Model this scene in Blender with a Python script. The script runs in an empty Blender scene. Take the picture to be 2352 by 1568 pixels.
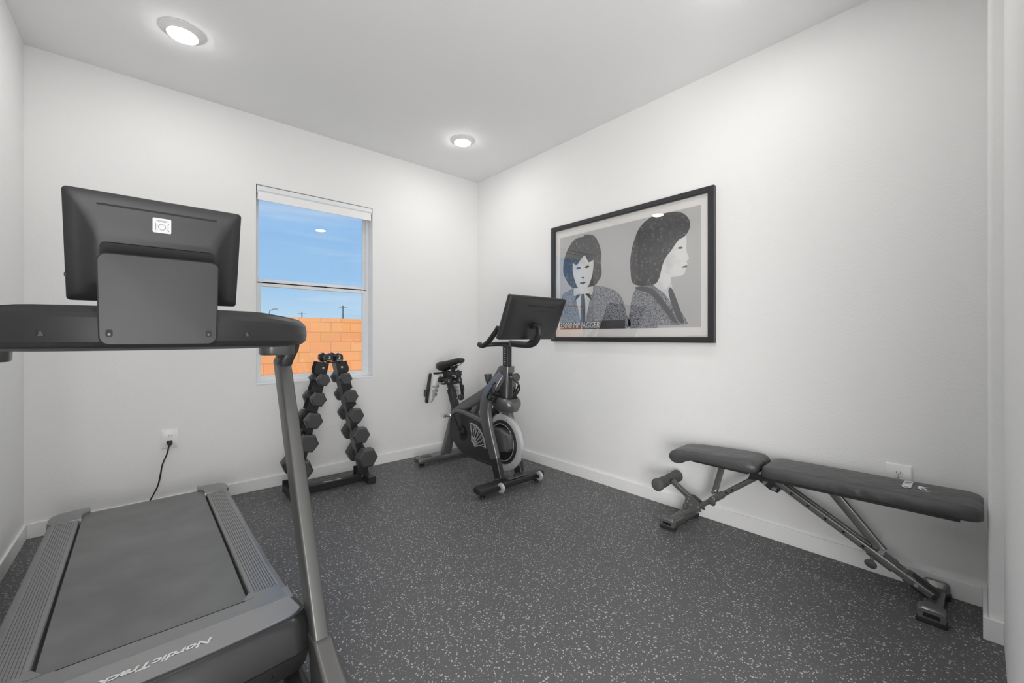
import bpy, bmesh, math, random
from mathutils import Vector, Matrix
random.seed(7)
PI = math.pi
S = bpy.context.scene
C = S.collection

# ------------------------------------------------------------ camera, world, sun, exposure
cam_d = bpy.data.cameras.new('camera')
cam = bpy.data.objects.new('camera', cam_d); C.objects.link(cam)
cam_d.sensor_width = 36.0
cam_d.lens = 36.0 * 947.0 / 2352.0
cam_d.shift_y = -10.5 / 2352.0
cam_d.clip_start = 0.02; cam_d.clip_end = 400
cam.location = (0, 0, 1.12)
cam.rotation_euler = (PI/2, 0, -math.atan2(0.661, 0.7505))
S.camera = cam

S.view_settings.view_transform = 'Standard'
S.view_settings.look = 'None'
S.view_settings.gamma = 1.0
S.view_settings.use_curve_mapping = False
S.view_settings.exposure = 0.13

DOWNLIGHT = 100.0      # radiance of the lenses
HALL_FILL = 88.0  # power of the fill lamp added in the hall
SKY_LOW = (0.60, 0.80, 0.93, 1); SKY_MID = (0.34, 0.59, 0.90, 1); SKY_TOP = (0.20, 0.42, 0.84, 1)
SKY_STRENGTH = 0.92
SUN = 4.2

w = bpy.data.worlds.new('sky'); S.world = w; w.use_nodes = True
nt = w.node_tree; nt.nodes.clear()
def N(nt, t, **k):
    n = nt.nodes.new(t)
    for a, b in k.items(): setattr(n, a, b)
    return n
tc = N(nt, 'ShaderNodeTexCoord'); sp = N(nt, 'ShaderNodeSeparateXYZ'); rp = N(nt, 'ShaderNodeValToRGB')
nt.links.new(tc.outputs['Generated'], sp.inputs[0]); nt.links.new(sp.outputs['Z'], rp.inputs[0])
e = rp.color_ramp.elements
e[0].position = 0.0; e[0].color = SKY_LOW
e[1].position = 0.6; e[1].color = SKY_TOP
m_ = e.new(0.12); m_.color = SKY_MID
mp = N(nt, 'ShaderNodeMapping'); mp.inputs['Scale'].default_value = (1.2, 1.2, 16)
nz = N(nt, 'ShaderNodeTexNoise'); nz.inputs['Scale'].default_value = 2.2; nz.inputs['Detail'].default_value = 5
cr = N(nt, 'ShaderNodeValToRGB'); cr.color_ramp.elements[0].position = 0.5; cr.color_ramp.elements[0].color = (0, 0, 0, 1)
cr.color_ramp.elements[1].position = 0.8; cr.color_ramp.elements[1].color = (0.45, 0.45, 0.45, 1)
mx = N(nt, 'ShaderNodeMixRGB'); mx.inputs[2].default_value = (0.85, 0.9, 0.95, 1)
bg = N(nt, 'ShaderNodeBackground'); bg.inputs[1].default_value = SKY_STRENGTH
ow = N(nt, 'ShaderNodeOutputWorld')
nt.links.new(tc.outputs['Generated'], mp.inputs[0]); nt.links.new(mp.outputs[0], nz.inputs['Vector'])
nt.links.new(nz.outputs['Fac'], cr.inputs[0]); nt.links.new(cr.outputs[0], mx.inputs[0])
nt.links.new(rp.outputs[0], mx.inputs[1]); nt.links.new(mx.outputs[0], bg.inputs[0]); nt.links.new(bg.outputs[0], ow.inputs[0])

sun_d = bpy.data.lights.new('sun', 'SUN'); sun_d.energy = SUN; sun_d.angle = 0.01; sun_d.color = (1, 0.94, 0.85)
sun = bpy.data.objects.new('sun', sun_d); C.objects.link(sun)
sun.rotation_euler = (math.radians(42), 0, math.radians(-28)); sun.location = (0, -6, 12)

# ------------------------------------------------------------ materials
def mat(name, col, rough=0.5, metal=0.0, spec=0.5, bump=None, coat=0.0, noise=None, bd=0.004):
    m = bpy.data.materials.new(name); m.use_nodes = True
    t = m.node_tree; b = t.nodes['Principled BSDF']
    b.inputs['Base Color'].default_value = (*col, 1)
    b.inputs['Roughness'].default_value = rough
    b.inputs['Metallic'].default_value = metal
    b.inputs['Specular IOR Level'].default_value = spec
    if coat:
        b.inputs['Coat Weight'].default_value = coat; b.inputs['Coat Roughness'].default_value = 0.08
    if bump or noise:
        co = N(t, 'ShaderNodeTexCoord')
    if bump:
        sc, st = bump
        n = N(t, 'ShaderNodeTexNoise'); n.inputs['Scale'].default_value = sc; n.inputs['Detail'].default_value = 3
        bp = N(t, 'ShaderNodeBump'); bp.inputs['Strength'].default_value = st; bp.inputs['Distance'].default_value = bd
        t.links.new(co.outputs['Object'], n.inputs['Vector']); t.links.new(n.outputs['Fac'], bp.inputs['Height'])
        t.links.new(bp.outputs[0], b.inputs['Normal'])
    if noise:
        sc, col2, lo, hi = noise
        n = N(t, 'ShaderNodeTexNoise'); n.inputs['Scale'].default_value = sc; n.inputs['Detail'].default_value = 5
        r = N(t, 'ShaderNodeValToRGB')
        r.color_ramp.elements[0].position = lo; r.color_ramp.elements[0].color = (*col, 1)
        r.color_ramp.elements[1].position = hi; r.color_ramp.elements[1].color = (*col2, 1)
        t.links.new(co.outputs['Object'], n.inputs['Vector']); t.links.new(n.outputs['Fac'], r.inputs[0])
        t.links.new(r.outputs[0], b.inputs['Base Color'])
    return m

M = {}
M['wall'] = mat('wall_paint', (0.87, 0.87, 0.865), 0.75, spec=0.25, bump=(95, 0.22))
M['ceiling'] = mat('ceiling_paint', (0.90, 0.90, 0.90), 0.85, spec=0.15, bump=(80, 0.12))
M['trim'] = mat('trim_paint', (0.90, 0.90, 0.895), 0.4, spec=0.4)
M['vinyl'] = mat('white_vinyl', (0.82, 0.84, 0.86), 0.35)
M['blind'] = mat('blind_fabric', (0.80, 0.80, 0.78), 0.8)
M['alu'] = mat('aluminium', (0.62, 0.62, 0.62), 0.3, metal=0.9)
M['plate'] = mat('outlet_plastic', (0.86, 0.86, 0.85), 0.3)
M['black'] = mat('black_plastic', (0.022, 0.022, 0.023), 0.42)
M['slot'] = mat('slot_black', (0.006, 0.006, 0.006), 0.6)
M['char'] = mat('charcoal_plastic', (0.025, 0.025, 0.027), 0.42, bump=(900, 0.05))
M['charm'] = mat('charcoal_matte', (0.27, 0.27, 0.272), 0.36, metal=0.5, bump=(700, 0.05))
M['hoodtop'] = mat('metallic_grey_cover', (0.38, 0.38, 0.385), 0.24, metal=0.6)
M['gloss'] = mat('gloss_hood', (0.022, 0.022, 0.023), 0.25, spec=0.5)
M['belt'] = mat('belt_rubber', (0.15, 0.15, 0.151), 0.5, noise=(5, (0.19, 0.19, 0.191), 0.4, 0.7))
M['steel'] = mat('painted_steel', (0.115, 0.115, 0.112), 0.34, metal=0.45)
M['benchsteel'] = mat('bench_steel', (0.20, 0.20, 0.198), 0.30, metal=0.6)
M['bikegrey'] = mat('bike_grey_metal', (0.17, 0.17, 0.175), 0.30, metal=0.6)
M['silver'] = mat('silver_metal', (0.66, 0.66, 0.68), 0.38, metal=0.5)
M['chrome'] = mat('chrome', (0.75, 0.75, 0.76), 0.15, metal=1.0)
M['rubber'] = mat('black_rubber', (0.020, 0.020, 0.021), 0.6)
M['hex'] = mat('hex_rubber', (0.062, 0.062, 0.064), 0.42, bump=(300, 0.05))
M['rack'] = mat('rack_black', (0.022, 0.022, 0.024), 0.4)
M['rackweb'] = mat('rack_sheen', (0.07, 0.07, 0.072), 0.35, metal=0.4)
M['vinylpad'] = mat('pad_vinyl', (0.070, 0.070, 0.072), 0.40, bump=(7, 0.8), bd=0.03)
M['foam'] = mat('foam', (0.095, 0.095, 0.10), 0.85, bump=(160, 0.25))
M['white'] = mat('white_print', (0.82, 0.82, 0.82), 0.5)
M['greyprint'] = mat('grey_print', (0.45, 0.45, 0.46), 0.5)
M['tape'] = mat('sticker_paper', (0.72, 0.72, 0.73), 0.5)
M['frameblack'] = mat('frame_black', (0.028, 0.028, 0.030), 0.35)
M['mat'] = mat('mat_board', (0.90, 0.88, 0.86), 0.8)
M['ph_bg'] = mat('print_backdrop', (0.56, 0.55, 0.545), 0.7)
M['ph_hair'] = mat('print_hair', (0.018, 0.017, 0.020), 0.7, noise=(48, (0.17, 0.16, 0.17), 0.54, 0.72))
M['ph_skin'] = mat('print_skin', (0.86, 0.85, 0.84), 0.7, noise=(9, (0.66, 0.65, 0.65), 0.5, 0.75))
M['ph_shade'] = mat('print_shade', (0.075, 0.075, 0.085), 0.7)
M['ph_shirt'] = mat('print_shirt', (0.72, 0.72, 0.73), 0.7)
M['ph_coat'] = mat('print_coat', (0.035, 0.036, 0.045), 0.7, noise=(190, (0.46, 0.47, 0.52), 0.38, 0.62))
M['shoe'] = mat('shoe_white', (0.66, 0.66, 0.66), 0.6)
M['shoegrey'] = mat('shoe_grey', (0.34, 0.34, 0.34), 0.7)
M['concrete'] = mat('yard_gravel', (0.42, 0.33, 0.25), 0.9)
M['pole'] = mat('pole_grey', (0.10, 0.12, 0.15), 0.8)

def emis(name, col, st):
    m = bpy.data.materials.new(name); m.use_nodes = True; t = m.node_tree; t.nodes.clear()
    em = N(t, 'ShaderNodeEmission'); em.inputs[0].default_value = (*col, 1); em.inputs[1].default_value = st
    o = N(t, 'ShaderNodeOutputMaterial'); t.links.new(em.outputs[0], o.inputs[0]); return m
M['lens'] = emis('downlight_lens', (1, 0.99, 0.97), DOWNLIGHT*1.0)
M['lens_b'] = emis('downlight_lens_doorway', (1, 0.99, 0.97), DOWNLIGHT*0.95)

def glass(name, tint, boost):
    m = bpy.data.materials.new(name); m.use_nodes = True; t = m.node_tree; t.nodes.clear()
    tr = N(t, 'ShaderNodeBsdfTransparent'); tr.inputs[0].default_value = (*tint, 1)
    gl = N(t, 'ShaderNodeBsdfGlossy'); gl.inputs['Roughness'].default_value = 0.0
    lw = N(t, 'ShaderNodeLayerWeight'); lw.inputs[0].default_value = 0.5
    pw = N(t, 'ShaderNodeMath', operation='POWER'); pw.inputs[1].default_value = 4.5
    fr = N(t, 'ShaderNodeMath', operation='MULTIPLY_ADD'); fr.inputs[1].default_value = 0.9; fr.inputs[2].default_value = 0.042
    mu = N(t, 'ShaderNodeMath', operation='MULTIPLY'); mu.inputs[1].default_value = boost; mu.use_clamp = True
    t.links.new(lw.outputs['Facing'], pw.inputs[0]); t.links.new(pw.outputs[0], fr.inputs[0])
    mi = N(t, 'ShaderNodeMixShader'); o = N(t, 'ShaderNodeOutputMaterial')
    t.links.new(fr.outputs[0], mu.inputs[0]); t.links.new(mu.outputs[0], mi.inputs[0])
    t.links.new(tr.outputs[0], mi.inputs[1]); t.links.new(gl.outputs[0], mi.inputs[2]); t.links.new(mi.outputs[0], o.inputs[0])
    return m
M['glass'] = glass('window_glass', (0.97, 0.98, 0.98), 1.0)
M['picglass'] = glass('picture_glass', (0.99, 0.99, 0.99), 2.3)

def floor_mat():
    m = bpy.data.materials.new('rubber_floor'); m.use_nodes = True
    t = m.node_tree; b = t.nodes['Principled BSDF']; L = t.links
    b.inputs['Roughness'].default_value = 0.5; b.inputs['Specular IOR Level'].default_value = 0.5
    co = N(t, 'ShaderNodeTexCoord')
    wn = N(t, 'ShaderNodeTexNoise'); wn.inputs['Scale'].default_value = 120; wn.inputs['Detail'].default_value = 2
    L.new(co.outputs['Object'], wn.inputs['Vector'])
    ws = N(t, 'ShaderNodeVectorMath', operation='SCALE'); ws.inputs['Scale'].default_value = 0.012
    L.new(wn.outputs['Color'], ws.inputs[0])
    ad = N(t, 'ShaderNodeVectorMath', operation='ADD'); L.new(co.outputs['Object'], ad.inputs[0]); L.new(ws.outputs[0], ad.inputs[1])
    facs = []
    for sc, rad, lo in ((75, 0.21, 0.36), (120, 0.24, 0.48), (42, 0.11, 0.25)):
        v = N(t, 'ShaderNodeTexVoronoi'); v.inputs['Scale'].default_value = sc
        L.new(ad.outputs[0], v.inputs['Vector'])
        sp = N(t, 'ShaderNodeSeparateColor'); L.new(v.outputs['Color'], sp.inputs[0])
        g = N(t, 'ShaderNodeMath', operation='GREATER_THAN'); L.new(sp.outputs[0], g.inputs[0]); g.inputs[1].default_value = lo
        # radius varies from fleck to fleck
        r = N(t, 'ShaderNodeMath', operation='MULTIPLY'); L.new(sp.outputs[1], r.inputs[0]); r.inputs[1].default_value = rad
        r2 = N(t, 'ShaderNodeMath', operation='ADD'); L.new(r.outputs[0], r2.inputs[0]); r2.inputs[1].default_value = rad*0.5
        l = N(t, 'ShaderNodeMath', operation='LESS_THAN'); L.new(v.outputs['Distance'], l.inputs[0]); L.new(r2.outputs[0], l.inputs[1])
        mu = N(t, 'ShaderNodeMath', operation='MULTIPLY'); L.new(g.outputs[0], mu.inputs[0]); L.new(l.outputs[0], mu.inputs[1])
        facs.append(mu)
    a = N(t, 'ShaderNodeMath', operation='MAXIMUM'); L.new(facs[0].outputs[0], a.inputs[0]); L.new(facs[1].outputs[0], a.inputs[1])
    a2 = N(t, 'ShaderNodeMath', operation='MAXIMUM'); L.new(a.outputs[0], a2.inputs[0]); L.new(facs[2].outputs[0], a2.inputs[1])
    fl = N(t, 'ShaderNodeMixRGB'); fl.inputs[1].default_value = (0.102, 0.102, 0.104, 1); fl.inputs[2].default_value = (0.47, 0.47, 0.46, 1)
    L.new(a2.outputs[0], fl.inputs[0])
    # hairline seams between the interlocking tiles, 61 cm apart with zigzag edges
    sx = N(t, 'ShaderNodeSeparateXYZ'); L.new(co.outputs['Object'], sx.inputs[0])
    def M_(op, a_, b_=None, c_=None):
        n = N(t, 'ShaderNodeMath', operation=op)
        for i_, q in enumerate((a_, b_, c_)):
            if q is None: continue
            if isinstance(q, (int, float)): n.inputs[i_].default_value = q
            else: L.new(q, n.inputs[i_])
        return n.outputs[0]
    lines = []
    for p_, q_, o_ in ((sx.outputs['X'], sx.outputs['Y'], 10*0.61+0.722), (sx.outputs['Y'], sx.outputs['X'], 10*0.61+1.69)):
        tri = M_('MULTIPLY', M_('SUBTRACT', M_('PINGPONG', M_('ADD', q_, 10.0), 0.05), 0.025), 0.7)
        d_ = M_('SUBTRACT', M_('MODULO', M_('ADD', M_('ADD', p_, tri), 12.2-o_+6.1+0.305), 0.61), 0.305)
        lines.append(M_('LESS_THAN', M_('ABSOLUTE', d_), 0.0009))
    se = M_('MULTIPLY', M_('MAXIMUM', lines[0], lines[1]), 0.45)
    sm = N(t, 'ShaderNodeMixRGB'); sm.inputs[2].default_value = (0.01, 0.01, 0.01, 1)
    L.new(se, sm.inputs[0]); L.new(fl.outputs[0], sm.inputs[1]); L.new(sm.outputs[0], b.inputs['Base Color'])
    bn = N(t, 'ShaderNodeTexNoise'); bn.inputs['Scale'].default_value = 260; bn.inputs['Detail'].default_value = 3
    L.new(co.outputs['Object'], bn.inputs['Vector'])
    bp = N(t, 'ShaderNodeBump'); bp.inputs['Strength'].default_value = 0.35; bp.inputs['Distance'].default_value = 0.003
    L.new(bn.outputs['Fac'], bp.inputs['Height']); L.new(bp.outputs[0], b.inputs['Normal'])
    return m
M['floor'] = floor_mat()

def block_mat():
    m = bpy.data.materials.new('block_masonry'); m.use_nodes = True
    t = m.node_tree; b = t.nodes['Principled BSDF']; L = t.links
    b.inputs['Roughness'].default_value = 0.95; b.inputs['Specular IOR Level'].default_value = 0.1
    co = N(t, 'ShaderNodeTexCoord'); mp = N(t, 'ShaderNodeMapping'); mp.inputs['Rotation'].default_value = (PI/2, 0, 0)
    br = N(t, 'ShaderNodeTexBrick'); br.inputs['Scale'].default_value = 1.0
    br.inputs['Brick Width'].default_value = 0.405; br.inputs['Row Height'].default_value = 0.203; br.inputs['Mortar Size'].default_value = 0.006
    br.inputs['Color1'].default_value = (0.84, 0.36, 0.15, 1); br.inputs['Color2'].default_value = (0.90, 0.42, 0.18, 1); br.inputs['Mortar'].default_value = (0.62, 0.27, 0.12, 1)
    L.new(co.outputs['Object'], mp.inputs[0]); L.new(mp.outputs[0], br.inputs['Vector'])
    n = N(t, 'ShaderNodeTexNoise'); n.inputs['Scale'].default_value = 3; n.inputs['Detail'].default_value = 8
    L.new(co.outputs['Object'], n.inputs['Vector'])
    mi = N(t, 'ShaderNodeMixRGB', blend_type='MULTIPLY'); mi.inputs[0].default_value = 0.25
    L.new(br.outputs['Color'], mi.inputs[1]); L.new(n.outputs['Color'], mi.inputs[2]); L.new(mi.outputs[0], b.inputs['Base Color'])
    return m
M['block'] = block_mat()

# ------------------------------------------------------------ geometry helpers
ORG = Vector((0, 0, 0))       # base of the thing being built; meshes are written in room coordinates
def NB(): return bmesh.new()
def obj(name, bm, m, parent=None, smooth=None, label=None, bevel=None):
    bmesh.ops.recalc_face_normals(bm, faces=bm.faces[:])
    if parent is not None:
        off = parent.get('_o')
        o3 = Vector(off) if off is not None else Vector((0, 0, 0))
        bmesh.ops.translate(bm, verts=bm.verts[:], vec=-o3)
    me = bpy.data.meshes.new(name); bm.to_mesh(me); bm.free()
    for k in (m if isinstance(m, (list, tuple)) else [m]): me.materials.append(M[k])
    o = bpy.data.objects.new(name, me); C.objects.link(o)
    if parent is not None:
        o.parent = parent
        off = parent.get('_o')
        if off is not None: o['_o'] = off
    if bevel:
        md = o.modifiers.new('bevel', 'BEVEL'); md.width = bevel; md.segments = 2; md.limit_method = 'ANGLE'; md.angle_limit = 0.6
        md.harden_normals = False
    if smooth is not None:
        me.shade_smooth()
        try: me.set_sharp_from_angle(angle=math.radians(smooth))
        except Exception: pass
    if label: o['label'] = label
    return o
def thing(name, label, cat, loc=(0, 0, 0), rotz=0, group=None):
    o = bpy.data.objects.new(name, None); C.objects.link(o); o.empty_display_size = 0.1
    o.location = loc; o.rotation_euler = (0, 0, rotz); o['label'] = label; o['category'] = cat
    o['_o'] = tuple(loc)
    if group: o['group'] = group
    return o
def tag(o, label, cat, group=None):
    o['label'] = label; o['category'] = cat
    if group: o['group'] = group
    return o
def struct(name, bm, m, parent=None, **k):
    o = obj(name, bm, m, parent, **k); o['kind'] = 'structure'; return o

def box(bm, x0, x1, y0, y1, z0, z1, bev=0.0, seg=2, mtx=None):
    r = bmesh.ops.create_cube(bm, size=1.0); vs = r['verts']
    for v in vs:
        v.co = Vector(((x0+x1)/2 + v.co.x*(x1-x0), (y0+y1)/2 + v.co.y*(y1-y0), (z0+z1)/2 + v.co.z*(z1-z0)))
    if bev > 0:
        es = list({e for v in vs for e in v.link_edges})
        r2 = bmesh.ops.bevel(bm, geom=es, offset=bev, segments=seg, profile=0.6, affect='EDGES')
        vs = list({v for v in vs if v.is_valid} | {v for f in r2['faces'] for v in f.verts})
    if mtx is not None: bmesh.ops.transform(bm, matrix=mtx, verts=vs)
    return vs
def ringloft(bm, rings, cap0=True, cap1=True, closed=True):
    vr = [[bm.verts.new(p) for p in r] for r in rings]
    n = len(rings[0])
    for a, b in zip(vr[:-1], vr[1:]):
        for i in range(n if closed else n-1):
            j = (i+1) % n
            bm.faces.new((a[i], a[j], b[j], b[i]))
    if cap0: bm.faces.new(vr[0][::-1])
    if cap1: bm.faces.new(vr[-1])
    return vr
def frame_at(t, up):
    t = t.normalized(); s = up.cross(t)
    if s.length < 1e-5: s = Vector((1, 0, 0)).cross(t)
    s.normalize(); u = t.cross(s).normalized()
    return s, u
def sweep(bm, path, sec, up=(0, 0, 1), scales=None, caps=True):
    """sec: (side, up) points of the section; the section stays square to the path"""
    P = [Vector(p) for p in path]; up = Vector(up); rings = []
    for i, p in enumerate(P):
        a = P[max(i-1, 0)]; b = P[min(i+1, len(P)-1)]
        t = (b-p).normalized() + (p-a).normalized() if 0 < i < len(P)-1 else (b-a)
        s, u = frame_at(t, up)
        k = scales[i] if scales else 1.0
        kx, ky = (k if isinstance(k, tuple) else (k, k))
        rings.append([p + s*(q[0]*kx) + u*(q[1]*ky) for q in sec])
    return ringloft(bm, rings, caps, caps)
def circ(r, n=14, ry=None): return [(r*math.cos(2*PI*i/n), (ry or r)*math.sin(2*PI*i/n)) for i in range(n)]
def rrect(w, h, r, n=4):
    pts = []
    for cx, cy, a0 in ((w/2-r, h/2-r, 0), (-w/2+r, h/2-r, PI/2), (-w/2+r, -h/2+r, PI), (w/2-r, -h/2+r, 3*PI/2)):
        for i in range(n+1):
            a = a0 + PI/2*i/n; pts.append((cx + r*math.cos(a), cy + r*math.sin(a)))
    return pts
def smooth_path(pts, n=6):
    P = [Vector(p) for p in pts]; out = []
    for i in range(len(P)-1):
        p0 = P[max(i-1, 0)]; p1 = P[i]; p2 = P[i+1]; p3 = P[min(i+2, len(P)-1)]
        for k in range(n):
            t = k/n
            out.append(0.5*((2*p1) + (-p0+p2)*t + (2*p0-5*p1+4*p2-p3)*t*t + (-p0+3*p1-3*p2+p3)*t**3))
    out.append(P[-1]); return out
def tube(bm, pts, r, n=12, sm=0, ry=None, up=(0, 0, 1), scales=None):
    path = smooth_path(pts, sm) if sm else pts
    return sweep(bm, path, circ(r, n, ry), up, scales)
def cyl(bm, c, axis, r, l, n=20, r2=None):
    a = Vector(axis).normalized(); c = Vector(c)
    up = Vector((0, 0, 1)) if abs(a.z) < 0.9 else Vector((0, 1, 0))
    s, u = frame_at(a, up); r2 = r if r2 is None else r2
    rg = [[c + a*d + s*(rr*math.cos(2*PI*i/n)) + u*(rr*math.sin(2*PI*i/n)) for i in range(n)] for d, rr in ((-l/2, r), (l/2, r2))]
    return ringloft(bm, rg)
def lathe(bm, c, axis, prof, n=28, cap=True):
    a = Vector(axis).normalized(); c = Vector(c)
    up = Vector((0, 0, 1)) if abs(a.z) < 0.9 else Vector((0, 1, 0))
    s, u = frame_at(a, up)
    rg = [[c + a*d + s*(rr*math.cos(2*PI*i/n)) + u*(rr*math.sin(2*PI*i/n)) for i in range(n)] for d, rr in prof]
    return ringloft(bm, rg, cap, cap)
def prism(bm, pts, lo, hi, axis='x'):
    """outline pts extruded between lo and hi along an axis; pts are the other two coordinates"""
    def mk(p, d):
        return {'x': (d, p[0], p[1]), 'y': (p[0], d, p[1]), 'z': (p[0], p[1], d)}[axis]
    return ringloft(bm, [[mk(p, lo) for p in pts], [mk(p, hi) for p in pts]])
def plane_pt(o, r, u, nn=None, d=0.0):
    o, r, u = Vector(o), Vector(r).normalized(), Vector(u).normalized(); nn = r.cross(u)
    return lambda a, b, d=0.0: o + r*a + u*b + nn*d
def slab(bm, pf, pts, d0, d1, mi=0):
    vr = ringloft(bm, [[pf(a, b, d0) for a, b in pts], [pf(a, b, d1) for a, b in pts]])
    if mi:
        for row in vr:
            for v in row:
                for f in v.link_faces: f.material_index = mi
    return vr
def text_bm(body, size, pf, depth=0.0006, shear=0.0, bold=0.0, sx=1.0, align='CENTER', space=1.0, mi=0, bm=None):
    cu = bpy.data.curves.new('t', 'FONT'); cu.body = body; cu.size = size; cu.shear = shear; cu.offset = bold
    cu.align_x = align; cu.align_y = 'CENTER'; cu.extrude = depth/2; cu.space_character = space; cu.resolution_u = 3
    o = bpy.data.objects.new('t', cu); C.objects.link(o)
    bpy.context.view_layer.update()
    me = bpy.data.meshes.new_from_object(o.evaluated_get(bpy.context.evaluated_depsgraph_get()))
    tb = bm if bm is not None else NB(); n0 = len(tb.verts)
    tb.from_mesh(me); tb.verts.ensure_lookup_table()
    for v in tb.verts[n0:]:
        v.co = pf(v.co.x*sx, v.co.y, v.co.z + depth/2)
    bpy.data.objects.remove(o); bpy.data.curves.remove(cu); bpy.data.meshes.remove(me)
    if mi:
        tb.faces.ensure_lookup_table()
        for v in tb.verts[n0:]:
            for f in v.link_faces: f.material_index = mi
    return tb

# ------------------------------------------------------------ room shell
XL, XR, YB, H = -0.52, 2.60, 3.50, 2.74
YF = -0.058; JX = 2.335; JY = -0.020      # front wall face, and the pier beside the bench
WX0, WX1, WZ0, WZ1, WD = 0.588, 1.464, 0.767, 2.242, 0.135
DX0, DX1, DZ = -0.42, 1.15, 2.40          # opening behind the camera
T = 0.15
b = NB(); box(b, XL-T, XR+T, -1.75, YB+T, -0.10, 0.0); struct('floor', b, 'floor')
b = NB(); box(b, XL-T, XR+T, -1.75, YB+T, H, H+0.1); struct('ceiling', b, 'ceiling')
b = NB(); box(b, XL-T, XL, -1.75, YB+T, 0, H); struct('wall_left', b, 'wall')
b = NB(); box(b, XR, XR+T, JY-0.2, YB+T, 0, H); struct('wall_right', b, 'wall')
# window wall: one mesh around the opening, with rounded drywall returns
b = NB()
def wall_with_hole():
    y0, y1 = YB, YB + T
    xs = [XL-T, WX0, WX1, XR+T]; zs = [0, WZ0, WZ1, H]
    for i in range(3):
        for j in range(3):
            if i == 1 and j == 1: continue
            for y in (y0, y1):
                b.faces.new([b.verts.new((x, y, z)) for x, z in ((xs[i], zs[j]), (xs[i+1], zs[j]), (xs[i+1], zs[j+1]), (xs[i], zs[j+1]))])
    def q(p): b.faces.new([b.verts.new(v) for v in p])
    q([(WX0, y0, WZ0), (WX1, y0, WZ0), (WX1, y1, WZ0), (WX0, y1, WZ0)]); q([(WX0, y0, WZ1), (WX1, y0, WZ1), (WX1, y1, WZ1), (WX0, y1, WZ1)])
    q([(WX0, y0, WZ0), (WX0, y1, WZ0), (WX0, y1, WZ1), (WX0, y0, WZ1)]); q([(WX1, y0, WZ0), (WX1, y1, WZ0), (WX1, y1, WZ1), (WX1, y0, WZ1)])
    xa, xb = XL-T, XR+T
    q([(xa, y0, 0), (xa, y1, 0), (xa, y1, H), (xa, y0, H)]); q([(xb, y0, 0), (xb, y1, 0), (xb, y1, H), (xb, y0, H)])
    q([(xa, y0, H), (xb, y0, H), (xb, y1, H), (xa, y1, H)]); q([(xa, y0, 0), (xb, y0, 0), (xb, y1, 0), (xa, y1, 0)])
    bmesh.ops.remove_doubles(b, verts=b.verts[:], dist=1e-5)
wall_with_hole(); struct('wall_back', b, 'wall')
# front wall: left stub, header and right part with the opening, then the pier
b = NB()
box(b, XL, DX0, YF-0.12, YF, 0, H); box(b, DX1, JX+0.05, YF-0.12, YF, 0, H); box(b, DX0, DX1, YF-0.12, YF, DZ, H)
struct('wall_front', b, 'wall')
b = NB()
vs = box(b, JX, XR, YF-0.12, JY, 0, H)
es = [e for e in b.edges if abs(e.verts[0].co.x-JX) < 1e-4 and abs(e.verts[1].co.x-JX) < 1e-4 and abs(e.verts[0].co.y-JY) < 1e-4 and abs(e.verts[1].co.y-JY) < 1e-4]
bmesh.ops.bevel(b, geom=es, offset=0.012, segments=4, profile=0.5, affect='EDGES')
struct('wall_pier', b, 'wall', smooth=40)
# small hall behind the opening, closed
b = NB(); box(b, XL, XR+T, -1.75, -1.65, 0, H); struct('wall_hall', b, 'wall')
b = NB(); box(b, 2.0, 2.1, -1.65, YF-0.12, 0, H); struct('wall_hall_side', b, 'wall')
# casing of the opening
b = NB()
for xa, xb in ((DX0-0.0, DX0+0.02), (DX1-0.02, DX1)): box(b, xa, xb, YF-0.125, YF+0.001, 0, DZ)
box(b, DX0, DX1, YF-0.125, YF+0.001, DZ-0.02, DZ)
struct('trim_1', b, 'trim')

# bare door frame added out of view to go with the added fill lamp
b = NB()
for ya, yb in ((-1.40, -1.32), (-0.26, -0.18)): box(b, XL, XL+0.03, ya, yb, 0, 2.25, 0.003)
box(b, XL, XL+0.03, -1.32, -0.26, 2.17, 2.25, 0.003); box(b, XL, XL+0.03, -1.32, -0.26, 0.0, 0.10, 0.003)
struct('added_door_frame', b, 'trim')
BH, BT = 0.083, 0.013
def baseboard(name, x0, x1, y0, y1):
    b = NB(); box(b, x0, x1, y0, y1, 0, BH, 0.003, 2); struct(name, b, 'trim')
baseboard('baseboard_back', XL+BT, XR-BT, YB-BT, YB)
baseboard('baseboard_left', XL, XL+BT, YF, YB)
baseboard('baseboard_right', XR-BT, XR, JY+BT, YB)
b = NB(); box(b, JX-BT, JX, YF, JY+BT, 0, BH, 0.003); box(b, JX, XR, JY, JY+BT, 0, BH, 0.003); struct('baseboard_pier', b, 'trim')

# ------------------------------------------------------------ window
wy = YB + 0.095
b = NB()
def frame_rect(b, x0, x1, z0, z1, w, y0, y1, bev=0.003, wb=None):
    wb = wb or w
    box(b, x0, x0+w, y0, y1, z0, z1, bev); box(b, x1-w, x1, y0, y1, z0, z1, bev)
    box(b, x0+w, x1-w, y0, y1, z0, z0+wb, bev); box(b, x0+w, x1-w, y0, y1, z1-w, z1, bev)
wroot = thing('window_1', 'white vinyl single-hung window recessed in the back wall', 'window', (1.026, YB+0.1, WZ0)); wroot['kind'] = 'structure'
frame_rect(b, WX0, WX1, WZ0, WZ1, 0.022, wy, wy+0.075, 0.002, 0.03)
obj('window_frame', b, 'vinyl', wroot)
b = NB(); frame_rect(b, WX0+0.020, WX1-0.020, 1.515, WZ1-0.02, 0.018, wy+0.031, wy+0.055, 0.002, 0.048)
us = obj('upper_sash', b, 'vinyl', wroot)
b = NB(); box(b, WX0+0.038, WX1-0.038, wy+0.044, wy+0.047, 1.56, WZ1-0.04); obj('window_pane', b, 'glass', us)
b = NB(); frame_rect(b, WX0+0.014, WX1-0.014, WZ0+0.022, 1.54, 0.036, wy+0.004, wy+0.030, 0.003, 0.036)
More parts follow.
